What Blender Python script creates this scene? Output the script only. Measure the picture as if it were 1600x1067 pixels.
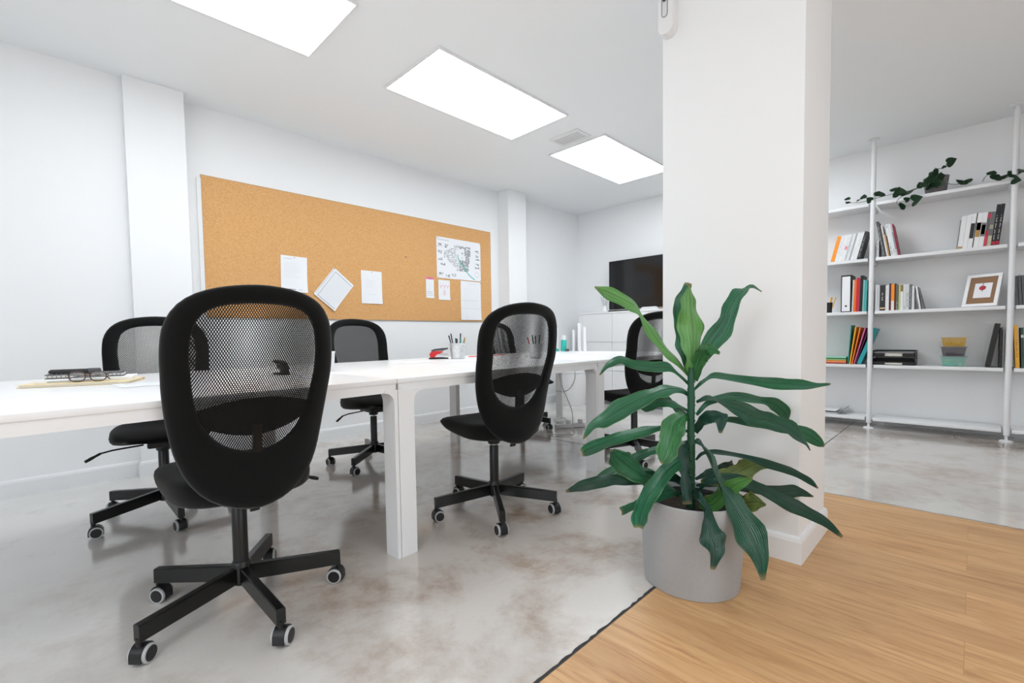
import bpy, bmesh, math, random
from mathutils import Vector, Matrix, Euler

for _o in list(bpy.data.objects):
    bpy.data.objects.remove(_o, do_unlink=True)
SC = bpy.context.scene
COL = SC.collection
PI = math.pi
CEIL = 2.608

# ------------------------------------------------------------------ camera
cam_d = bpy.data.cameras.new('camera')
cam = bpy.data.objects.new('camera', cam_d); COL.objects.link(cam)
R_ = Vector((0.71685197, -0.69704024, -0.01606706)); U_ = Vector((0.04321482, 0.02141952, 0.99883616)); F_ = Vector((0.69588486, 0.71671201, -0.04547709))
M_ = Matrix((R_, U_, -F_)).transposed().to_4x4(); M_.translation = Vector((0, 0, 0.89))
cam.matrix_world = M_
cam_d.sensor_width = 36.0; cam_d.sensor_fit = 'HORIZONTAL'
cam_d.lens = 728.236 * 36.0 / 1600.0
cam_d.shift_x = (800 - 771.8) / 1600.0
cam_d.shift_y = (559.93 - 533.5) / 1600.0
cam_d.clip_start = 0.02
SC.camera = cam

# ------------------------------------------------------------------ world, daylight, exposure
W = bpy.data.worlds.new('world'); SC.world = W; W.use_nodes = True
W.node_tree.nodes['Background'].inputs[0].default_value = (0.88, 0.94, 1.0, 1)
W.node_tree.nodes['Background'].inputs[1].default_value = 1.0
SC.view_settings.view_transform = 'Standard'; SC.view_settings.look = 'None'
SC.view_settings.gamma = 1.0; SC.view_settings.use_curve_mapping = False
SC.view_settings.exposure = 0.83
SC.render.film_transparent = False
def area(name, loc, rot, sx, sy, power, color):
    l = bpy.data.lights.new(name, 'AREA'); l.shape = 'RECTANGLE'; l.size = sx; l.size_y = sy
    l.energy = power; l.color = color
    o = bpy.data.objects.new(name, l); o.location = loc; o.rotation_euler = rot; COL.objects.link(o)
    return o
# daylight lamps at two unseen windows; front one added to light pillar and oak
area('daylight_back_window', (-2.32, 0.2, 1.45), (0, -PI/2, 0), 1.9, 3.4, 9, (0.90, 0.96, 1.0))
area('front_window_fill', (1.2, -3.12, 1.35), (PI/2, 0, 0), 3.2, 2.0, 2, (0.90, 0.96, 1.0))  # added fill at an unseen window
PANEL_STRENGTH = 4.6

# ------------------------------------------------------------------ materials
def srgb(c):
    if isinstance(c, str):
        c = tuple(int(c[i:i+2], 16) for i in (0, 2, 4))
    return tuple(((v/255/12.92) if v/255 <= 0.04045 else ((v/255+0.055)/1.055)**2.4) for v in c) + (1,)
def pbsdf(name, col=(200, 200, 200), rough=0.5, metal=0.0, spec=0.5, **kw):
    m = bpy.data.materials.new(name); m.use_nodes = True
    b = m.node_tree.nodes['Principled BSDF']
    b.inputs['Base Color'].default_value = srgb(col)
    b.inputs['Roughness'].default_value = rough; b.inputs['Metallic'].default_value = metal
    b.inputs['Specular IOR Level'].default_value = spec
    for k, v in kw.items(): b.inputs[k].default_value = v
    return m
class NT:
    def __init__(s, m): s.t = m.node_tree; s.b = s.t.nodes['Principled BSDF']
    def n(s, typ, **kw):
        n = s.t.nodes.new(typ)
        for k, v in kw.items():
            if k.startswith('i_'): n.inputs[k[2:].replace('_', ' ')].default_value = v
            else: setattr(n, k, v)
        return n
    def l(s, a, b): s.t.links.new(a, b)
    def math(s, op, a, b=None, clamp=False):
        n = s.t.nodes.new('ShaderNodeMath'); n.operation = op; n.use_clamp = clamp
        for i, v in enumerate((a, b)):
            if v is None: continue
            if isinstance(v, (int, float)): n.inputs[i].default_value = v
            else: s.l(v, n.inputs[i])
        return n.outputs[0]
    def ramp(s, fac, stops):
        n = s.t.nodes.new('ShaderNodeValToRGB'); s.l(fac, n.inputs[0]); e = n.color_ramp.elements
        while len(e) < len(stops): e.new(0.5)
        for i, (p, c) in enumerate(stops):
            e[i].position = p; e[i].color = c if len(c) == 4 else (*c, 1)
        return n.outputs[0]
    def mix(s, fac, a, b, mode='MIX'):
        n = s.t.nodes.new('ShaderNodeMix'); n.data_type = 'RGBA'; n.blend_type = mode
        for sock, v in ((n.inputs[0], fac), (n.inputs[6], a), (n.inputs[7], b)):
            if isinstance(v, (int, float)): sock.default_value = v
            elif isinstance(v, tuple): sock.default_value = v
            else: s.l(v, sock)
        return n.outputs[2]
    def noise(s, vec, scale, detail=3, rough=0.5, dist=0.0):
        n = s.t.nodes.new('ShaderNodeTexNoise'); s.l(vec, n.inputs['Vector'])
        n.inputs['Scale'].default_value = scale; n.inputs['Detail'].default_value = detail
        n.inputs['Roughness'].default_value = rough; n.inputs['Distortion'].default_value = dist
        return n.outputs['Fac']
    def bump(s, h, strength, dist=0.002):
        n = s.t.nodes.new('ShaderNodeBump'); n.inputs['Strength'].default_value = strength
        n.inputs['Distance'].default_value = dist; s.l(h, n.inputs['Height']); s.l(n.outputs[0], s.b.inputs['Normal'])

M = {}
def wallmat(name, col, rough=0.6):
    m = pbsdf(name, col, rough, spec=0.3); t = NT(m); o = t.n('ShaderNodeTexCoord').outputs['Object']
    t.bump(t.noise(o, 60, 3), 0.06, 0.001); return m
M['wall'] = wallmat('white_wall_paint', (241, 242, 243))
M['ceiling'] = wallmat('white_ceiling_paint', (244, 246, 247), 0.75)
M['trim'] = wallmat('white_skirting_paint', (236, 237, 238), 0.4)

def mat_concrete():
    m = pbsdf('polished_concrete', (190, 186, 182), 0.2, spec=0.5); t = NT(m)
    o = t.n('ShaderNodeTexCoord').outputs['Object']
    c = t.noise(o, 45, 4, 0.65)
    base = t.mix(t.ramp(t.noise(o, 0.9, 3), [(0.35, (0, 0, 0)), (0.65, (1, 1, 1))]), srgb((220, 217, 214)), srgb((236, 235, 233)))
    def patch(x, y, r):        # a stain with its own place on the slab; near the shelves also painted shade
        v = t.n('ShaderNodeVectorMath', operation='DISTANCE'); t.l(o, v.inputs[0]); v.inputs[1].default_value = (x, y, 0)
        return t.math('SUBTRACT', 1.15, t.math('DIVIDE', v.outputs['Value'], r), True)
    area_ = t.math('MAXIMUM', t.math('MAXIMUM', patch(1.45, 1.75, 1.75), patch(4.7, -.2, 2.1)), t.math('MULTIPLY', patch(2.7, 2.9, 2.3), 0.9))
    b = t.ramp(t.noise(o, 2.1, 8, 0.66, 0.25), [(0.46, (0, 0, 0)), (0.60, (1, 1, 1))])
    fine = t.ramp(t.noise(o, 11, 6, 0.7), [(0.40, (0.45, 0.45, 0.45)), (0.62, (1, 1, 1))])
    st = t.math('MULTIPLY', t.math('MULTIPLY', area_, b), fine, True)
    col = t.mix(t.math('MULTIPLY', area_, 0.5), base, srgb((186, 168, 150)))
    col = t.mix(t.math('MULTIPLY', st, 0.88), col, srgb((152, 122, 96)))
    st2 = t.ramp(t.noise(o, 4.5, 6, 0.7, 0.3), [(0.57, (0, 0, 0)), (0.68, (1, 1, 1))])
    col = t.mix(t.math('MULTIPLY', st2, 0.16), col, srgb((150, 136, 122)))
    col = t.mix(t.math('MULTIPLY', c, 0.12), col, srgb((160, 154, 148)))
    sp = t.ramp(t.noise(o, 130, 2, 0.6), [(0.68, (0, 0, 0)), (0.74, (1, 1, 1))])
    col = t.mix(t.math('MULTIPLY', sp, 0.35), col, srgb((120, 110, 100)))
    t.l(col, t.b.inputs['Base Color'])
    r = t.ramp(t.noise(o, 2.2, 4, 0.6), [(0.3, (0.10, 0.10, 0.10)), (0.7, (0.22, 0.22, 0.22))])
    t.l(r, t.b.inputs['Roughness'])
    t.b.inputs['Specular IOR Level'].default_value = 0.8; t.b.inputs['Coat Weight'].default_value = 0.7; t.b.inputs['Coat Roughness'].default_value = 0.12
    t.bump(t.math('ADD', t.noise(o, 3, 3), t.math('MULTIPLY', c, 0.1)), 0.08, 0.004)
    return m
M['concrete'] = mat_concrete()

def mat_oak():
    m = pbsdf('oak_planks', (196, 152, 104), 0.38, spec=0.4); t = NT(m)
    o = t.n('ShaderNodeTexCoord').outputs['Object']
    sx = t.n('ShaderNodeSeparateXYZ'); t.l(o, sx.inputs[0])
    cb = t.n('ShaderNodeCombineXYZ'); t.l(sx.outputs[1], cb.inputs[0]); t.l(sx.outputs[0], cb.inputs[1])
    br = t.n('ShaderNodeTexBrick'); t.l(cb.outputs[0], br.inputs['Vector'])
    br.offset = 0.37; br.inputs['Scale'].default_value = 1.0
    br.inputs['Brick Width'].default_value = 1.25; br.inputs['Row Height'].default_value = 0.185
    br.inputs['Mortar Size'].default_value = 0.0008; br.inputs['Mortar Smooth'].default_value = 0.1
    br.inputs['Color1'].default_value = (0.2, 0.2, 0.2, 1); br.inputs['Color2'].default_value = (0.8, 0.8, 0.8, 1)
    br.inputs['Mortar'].default_value = (0.5, 0.5, 0.5, 1)
    sc = t.n('ShaderNodeMapping'); t.l(o, sc.inputs['Vector']); sc.inputs['Scale'].default_value = (14, 1.3, 1)
    off = t.n('ShaderNodeVectorMath', operation='ADD'); t.l(sc.outputs[0], off.inputs[0])
    mul = t.n('ShaderNodeVectorMath', operation='SCALE'); t.l(br.outputs['Color'], mul.inputs[0]); mul.inputs['Scale'].default_value = 9.0
    t.l(mul.outputs[0], off.inputs[1])
    g1 = t.noise(off.outputs[0], 2.2, 6, 0.65, 1.6); g2 = t.noise(off.outputs[0], 8, 5, 0.7, 0.3)
    col = t.ramp(g1, [(0.30, srgb((180, 135, 92))), (0.47, srgb((210, 166, 117))), (0.62, srgb((222, 180, 132))), (0.8, srgb((200, 156, 109)))])
    col = t.mix(t.math('MULTIPLY', g2, 0.35), col, srgb((164, 120, 80)))
    tone = t.ramp(br.outputs['Color'], [(0.2, (0.95, 0.95, 0.95)), (0.8, (1.05, 1.03, 1.0))])
    col = t.mix(1.0, col, tone, 'MULTIPLY')
    col = t.mix(t.math('MULTIPLY', br.outputs['Fac'], 0.5), col, srgb((140, 104, 70)))
    bn = t.noise(off.outputs[0], 0.55, 4, 0.6, 0.5)
    col = t.mix(t.ramp(bn, [(0.42, (0, 0, 0)), (0.66, (0.45, 0.45, 0.45))]), col, srgb((166, 122, 80)))
    t.l(col, t.b.inputs['Base Color'])
    t.bump(g2, 0.08, 0.002)
    return m
M['oak'] = mat_oak()

def mat_cork():
    m = pbsdf('cork', (228, 180, 122), 0.85, spec=0.15); t = NT(m)
    o = t.n('ShaderNodeTexCoord').outputs['Object']
    v = t.n('ShaderNodeTexVoronoi'); t.l(o, v.inputs['Vector']); v.inputs['Scale'].default_value = 190
    n2 = t.noise(o, 240, 3, 0.7); n3 = t.noise(o, 6, 3)
    col = t.ramp(n2, [(0.33, srgb((180, 124, 74))), (0.46, srgb((220, 170, 114))), (0.58, srgb((230, 184, 130))), (0.75, srgb((244, 212, 168)))])
    col = t.mix(t.math('MULTIPLY', v.outputs['Distance'], 0.4), col, srgb((196, 140, 84)))
    col = t.mix(t.math('MULTIPLY', n3, 0.25), col, srgb((222, 166, 104)))
    t.l(col, t.b.inputs['Base Color']); t.bump(n2, 0.3, 0.001)
    return m
M['cork'] = mat_cork()

def mat_fabric(name, col):
    m = pbsdf(name, col, 0.92, spec=0.15); t = NT(m); o = t.n('ShaderNodeTexCoord').outputs['Object']
    n = t.noise(o, 400, 2); t.bump(n, 0.25, 0.0008)
    t.b.inputs['Sheen Weight'].default_value = 0.15; t.b.inputs['Sheen Roughness'].default_value = 0.5
    return m
M['fabric'] = mat_fabric('black_fabric', (9, 9, 9))
M['fabric2'] = mat_fabric('black_knit', (12, 12, 12))

def mat_net():
    m = pbsdf('black_net', (12, 12, 12), 0.7, spec=0.3); t = NT(m)
    o = t.n('ShaderNodeTexCoord').outputs['Object']; s = t.n('ShaderNodeSeparateXYZ'); t.l(o, s.inputs[0])
    x, z = s.outputs[0], s.outputs[2]; P = 0.0060; k = PI/P
    a = t.math('ABSOLUTE', t.math('SINE', t.math('MULTIPLY', t.math('ADD', t.math('MULTIPLY', x, 0.866), t.math('MULTIPLY', z, 0.5)), k)))
    b = t.math('ABSOLUTE', t.math('SINE', t.math('MULTIPLY', t.math('ADD', t.math('MULTIPLY', x, -0.866), t.math('MULTIPLY', z, 0.5)), k)))
    hole = t.math('GREATER_THAN', t.math('MULTIPLY', a, b), 0.34)
    tr = t.n('ShaderNodeBsdfTransparent'); mx = t.n('ShaderNodeMixShader')
    t.l(hole, mx.inputs[0]); t.l(t.b.outputs[0], mx.inputs[1]); t.l(tr.outputs[0], mx.inputs[2])
    t.l(mx.outputs[0], t.t.nodes['Material Output'].inputs[0])
    return m
M['net'] = mat_net()

def mat_leaf(name, dark, light, edge, edge_amt=0.5):
    m = pbsdf(name, dark, 0.32, spec=0.6); t = NT(m)
    uv = t.n('ShaderNodeTexCoord').outputs['UV']; s = t.n('ShaderNodeSeparateXYZ'); t.l(uv, s.inputs[0])
    mp = t.n('ShaderNodeMapping'); t.l(uv, mp.inputs['Vector']); mp.inputs['Scale'].default_value = (1.0, 0.10, 1)
    n1 = t.noise(mp.outputs[0], 14, 4, 0.6, 0.2)
    col = t.mix(t.ramp(n1, [(0.38, (0, 0, 0)), (0.64, (1, 1, 1))]), srgb(dark), srgb(light))
    big = t.noise(uv, 3.0, 3, 0.6)
    col = t.mix(t.math('MULTIPLY', t.ramp(big, [(0.4, (0, 0, 0)), (0.7, (1, 1, 1))]), 0.5), col, srgb(light))
    u = t.math('ABSOLUTE', t.math('SUBTRACT', s.outputs[0], 0.5))
    ed = t.ramp(u, [(0.42, (0, 0, 0)), (0.5, (1, 1, 1))])
    col = t.mix(t.math('MULTIPLY', ed, edge_amt), col, srgb(edge))
    rib = t.ramp(u, [(0.0, (1, 1, 1)), (0.03, (0, 0, 0))])
    col = t.mix(t.math('MULTIPLY', rib, 0.7), col, srgb(tuple(int(c*0.6) for c in dark)))
    tip = t.ramp(s.outputs[1], [(0.955, (0, 0, 0)), (1.0, (1, 1, 1))])
    col = t.mix(t.math('MULTIPLY', tip, 0.7), col, srgb((168, 140, 92)))
    t.l(col, t.b.inputs['Base Color'])
    w = t.n('ShaderNodeTexWave', bands_direction='X'); t.l(uv, w.inputs['Vector']); w.inputs['Scale'].default_value = 5.0; w.inputs['Distortion'].default_value = 0.6
    t.bump(w.outputs['Fac'], 0.6, 0.0025)
    return m
M['g'] = mat_leaf('leaf_green', (6, 54, 38), (38, 122, 80), (90, 150, 76))  # lighter stripes also carry the leaf highlights as colour
M['l'] = mat_leaf('leaf_pale_green', (62, 126, 60), (112, 168, 90), (44, 112, 60), 0.4)
M['m'] = mat_leaf('leaf_mid_green', (22, 84, 52), (60, 128, 66), (120, 160, 84))
M['d'] = mat_leaf('leaf_dark_green', (6, 38, 34), (22, 78, 58), (40, 96, 56), 0.35)
M['v'] = mat_leaf('leaf_deep_green', (3, 46, 32), (12, 86, 56), (44, 110, 56), 0.3)
M['o'] = mat_leaf('leaf_olive_green', (68, 88, 34), (104, 122, 54), (160, 148, 80), 0.6)
M['stem'] = pbsdf('plant_stem', (24, 76, 52), 0.5)
M['ivy'] = mat_leaf('ivy_leaf_green', (14, 56, 34), (40, 86, 44), (80, 120, 56), 0.3)
M['ivystem'] = pbsdf('ivy_stem', (74, 92, 66), 0.6)

def mat_speckle(name, c1, c2, scale, rough=0.8):
    m = pbsdf(name, c1, rough, spec=0.25); t = NT(m); o = t.n('ShaderNodeTexCoord').outputs['Object']
    n = t.noise(o, scale, 4, 0.6); t.l(t.mix(t.ramp(n, [(0.35, (0, 0, 0)), (0.65, (1, 1, 1))]), srgb(c1), srgb(c2)), t.b.inputs['Base Color'])
    t.bump(n, 0.1, 0.001); return m
M['pot'] = mat_speckle('grey_pot', (166, 166, 167), (170, 170, 171), 90, 0.55)
M['potgrey'] = mat_speckle('dark_grey_pot', (112, 108, 108), (126, 122, 122), 80)
M['soil'] = mat_speckle('soil', (30, 24, 20), (54, 44, 36), 60, 0.95)
M['desk'] = pbsdf('white_laminate', (240, 240, 241), 0.28, spec=0.45)
M['deskleg'] = pbsdf('white_powder_coat', (238, 238, 239), 0.35, spec=0.45)
M['shelf'] = pbsdf('white_shelf_lacquer', (232, 233, 235), 0.4)
M['blackmetal'] = pbsdf('black_metal', (6, 6, 6), 0.3, spec=0.5)
M['blackplastic'] = pbsdf('black_plastic', (14, 14, 15), 0.4)
M['darkgrey'] = pbsdf('dark_grey_plastic', (70, 71, 74), 0.45)
M['midgrey'] = pbsdf('mid_grey', (128, 130, 133), 0.5)
M['tyre'] = pbsdf('grey_tread', (186, 187, 188), 0.5)
M['chrome'] = pbsdf('chrome', (200, 200, 200), 0.18, 1.0)
M['galv'] = mat_speckle('galvanised_metal', (196, 198, 198), (222, 224, 224), 40, 0.3)
M['galv'].node_tree.nodes['Principled BSDF'].inputs['Metallic'].default_value = 0.7
M['white'] = pbsdf('white_plastic', (235, 235, 236), 0.4)
M['offwhite'] = pbsdf('off_white_plastic', (222, 222, 224), 0.5)
M['paper'] = pbsdf('white_paper', (238, 239, 242), 0.85, spec=0.1)
M['pages'] = mat_speckle('book_pages', (226, 222, 212), (238, 235, 228), 300, 0.9)
M['ink'] = pbsdf('grey_ink', (150, 156, 164), 0.8)
M['inkdark'] = pbsdf('dark_ink', (84, 90, 94), 0.8)
M['inklight'] = pbsdf('pale_ink', (206, 212, 218), 0.8)
M['teal'] = pbsdf('teal', (48, 190, 180), 0.45)
M['pink'] = pbsdf('pink_ink', (232, 120, 160), 0.8)
M['red'] = pbsdf('red_plastic', (214, 40, 44), 0.3)
M['darkred'] = pbsdf('dark_red', (150, 26, 40), 0.5)
M['tvscreen'] = pbsdf('tv_screen', (16, 17, 19), 0.12, spec=0.5)
M['cable'] = pbsdf('white_cable', (214, 215, 216), 0.5)
M['cardboard'] = pbsdf('brown_mount', (150, 118, 92), 0.9, spec=0.1)
M['glass'] = pbsdf('clear_lens', (255, 255, 255), 0.02, **{'Transmission Weight': 1.0, 'IOR': 1.45})
M['tortoise'] = pbsdf('brown_frame', (74, 46, 34), 0.3)
M['window_frame'] = pbsdf('window_frame_white', (230, 231, 232), 0.4)
M['joint'] = pbsdf('floor_joint', (52, 50, 50), 0.8)
M['glow'] = pbsdf('light_panel', (250, 250, 250), 0.6)
_b = M['glow'].node_tree.nodes['Principled BSDF']; _b.inputs['Emission Color'].default_value = (0.90, 0.96, 1, 1); _b.inputs['Emission Strength'].default_value = PANEL_STRENGTH
_cm = {}
def cmat(col, rough=0.5, alpha=None):
    k = (tuple(col), rough, alpha)
    if k not in _cm:
        m = pbsdf('paint_%02x%02x%02x' % tuple(col), col, rough)
        if alpha is not None: m.node_tree.nodes['Principled BSDF'].inputs['Alpha'].default_value = alpha
        _cm[k] = m
    return _cm[k]

# ------------------------------------------------------------------ mesh helpers
def new(name, bm, mat, parent=None, loc=None, smooth=35, mats=None):
    me = bpy.data.meshes.new(name); bm.normal_update(); bm.to_mesh(me); bm.free()
    for mm in (mats or [mat]): me.materials.append(mm)
    if smooth:
        me.shade_smooth(); me.set_sharp_from_angle(angle=math.radians(smooth))
    o = bpy.data.objects.new(name, me); COL.objects.link(o)
    if parent is not None: o.parent = parent
    if loc is not None: o.location = loc
    return o
def tag(o, label=None, cat=None, group=None, kind=None):
    if label: o['label'] = label
    if cat: o['category'] = cat
    if group: o['group'] = group
    if kind: o['kind'] = kind
    return o
def empty(name, loc, label, cat, group=None, rz=0.0):
    o = bpy.data.objects.new(name, None); COL.objects.link(o); o.location = loc; o.rotation_euler = (0, 0, rz)
    o.empty_display_size = 0.05
    return tag(o, label, cat, group)
def box(bm, c, s, bev=0.0, rot=None, mi=0):
    mt = Matrix.Translation(c) @ (rot.to_4x4() if rot is not None else Matrix.Identity(4)) @ Matrix.Diagonal((*s, 1))
    r = bmesh.ops.create_cube(bm, size=1.0, matrix=mt)
    vs = r['verts']; fs = {f for v in vs for f in v.link_faces}
    for f in fs: f.material_index = mi
    if bev > 0:
        es = list({e for v in vs for e in v.link_edges})
        bmesh.ops.bevel(bm, geom=es, offset=min(bev, min(s)*0.45), segments=2, affect='EDGES', profile=0.6)
    return bm
def B(*boxes, bev=0.0):
    bm = bmesh.new()
    for b in boxes:
        (c, s), rest = b[:2], b[2:]
        box(bm, c, s, rest[0] if rest else bev)
    return bm
def lathe(bm, prof, n=32, c=(0, 0, 0), axis='Z', mi=0):
    rings = []
    for (r, z) in prof:
        ring = []
        for i in range(n):
            a = 2*PI*i/n; x, y = r*math.cos(a), r*math.sin(a)
            p = (x, y, z) if axis == 'Z' else ((z, x, y) if axis == 'X' else (x, z, y))
            ring.append(bm.verts.new((p[0]+c[0], p[1]+c[1], p[2]+c[2])))
        rings.append(ring)
    for a, b in zip(rings, rings[1:]):
        for i in range(n):
            f = bm.faces.new((a[i], a[(i+1) % n], b[(i+1) % n], b[i])); f.material_index = mi
    for ring, rev in ((rings[0], True), (rings[-1], False)):
        if (ring[0].co-ring[n//2].co).length > 1e-5:
            f = bm.faces.new(list(reversed(ring)) if rev else ring); f.material_index = mi
    bmesh.ops.remove_doubles(bm, verts=[v for r in rings for v in r], dist=1e-6)
    bmesh.ops.recalc_face_normals(bm, faces=bm.faces[:])
    return bm
def L(prof, n=32, c=(0, 0, 0), axis='Z'): return lathe(bmesh.new(), prof, n, c, axis)
def catmull(pts, n):
    P = [Vector(p) for p in pts]; P = [P[0]*2-P[1]] + P + [P[-1]*2-P[-2]]; out = []; m = len(P)-3
    for i in range(n+1):
        t = i/n*m; k = min(int(t), m-1); f = t-k
        a, b, c, d = P[k:k+4]
        out.append(0.5*((2*b)+(c-a)*f+(2*a-5*b+4*c-d)*f*f+(3*b-a-3*c+d)*f**3))
    return out
def tube(bm, pts, r, n=8, smooth_n=None, cap=True, mi=0):
    P = catmull(pts, smooth_n) if smooth_n else [Vector(p) for p in pts]
    rr = r if isinstance(r, (list, tuple)) else [r]*len(P)
    up = Vector((0, 0, 1)); rings = []; prev = None
    for i, p in enumerate(P):
        t = (P[min(i+1, len(P)-1)]-P[max(i-1, 0)]).normalized()
        if prev is None:
            a = t.cross(up);  a = t.cross(Vector((1, 0, 0))) if a.length < 1e-3 else a
        else: a = prev-t*prev.dot(t)
        a.normalize(); prev = a; b = t.cross(a)
        ri = rr[min(int(i*len(rr)/len(P)), len(rr)-1)]
        rings.append([bm.verts.new(p+(a*math.cos(2*PI*k/n)+b*math.sin(2*PI*k/n))*ri) for k in range(n)])
    for a, b in zip(rings, rings[1:]):
        for k in range(n):
            f = bm.faces.new((a[k], a[(k+1) % n], b[(k+1) % n], b[k])); f.material_index = mi
    if cap:
        bm.faces.new(list(reversed(rings[0]))).material_index = mi; bm.faces.new(rings[-1]).material_index = mi
    return bm
def T(pts, r, n=8, smooth_n=None): return tube(bmesh.new(), pts, r, n, smooth_n)
def prism(bm, pts, d0, d1, plane='XZ', mi=0):
    """polygon pts in a plane, pushed from d0 to d1 along the third axis"""
    def P(a, b, d): return {'XZ': (a, d, b), 'YZ': (d, a, b), 'XY': (a, b, d)}[plane]
    A = [bm.verts.new(P(a, b, d0)) for a, b in pts]; Bv = [bm.verts.new(P(a, b, d1)) for a, b in pts]
    n = len(pts); fs = [bm.faces.new(A), bm.faces.new(list(reversed(Bv)))]
    for i in range(n): fs.append(bm.faces.new((A[i], Bv[i], Bv[(i+1) % n], A[(i+1) % n])))
    for f in fs: f.material_index = mi
    bmesh.ops.recalc_face_normals(bm, faces=bm.faces[:])
    return bm
def loft(bm, rings, closed=True, cap0=True, cap1=True, mi=0):
    V = [[bm.verts.new(p) for p in r] for r in rings]; n = len(V[0])
    for a, b in zip(V, V[1:]):
        for k in range(n if closed else n-1):
            bm.faces.new((a[k], a[(k+1) % n], b[(k+1) % n], b[k])).material_index = mi
    if cap0: bm.faces.new(list(reversed(V[0]))).material_index = mi
    if cap1: bm.faces.new(V[-1]).material_index = mi
    bmesh.ops.recalc_face_normals(bm, faces=bm.faces[:])
    return bm
def copy_tree(o, parent=None):
    c = o.copy(); COL.objects.link(c)
    if parent is not None: c.parent = parent
    for ch in list(o.children): copy_tree(ch, c)
    return c

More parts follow.
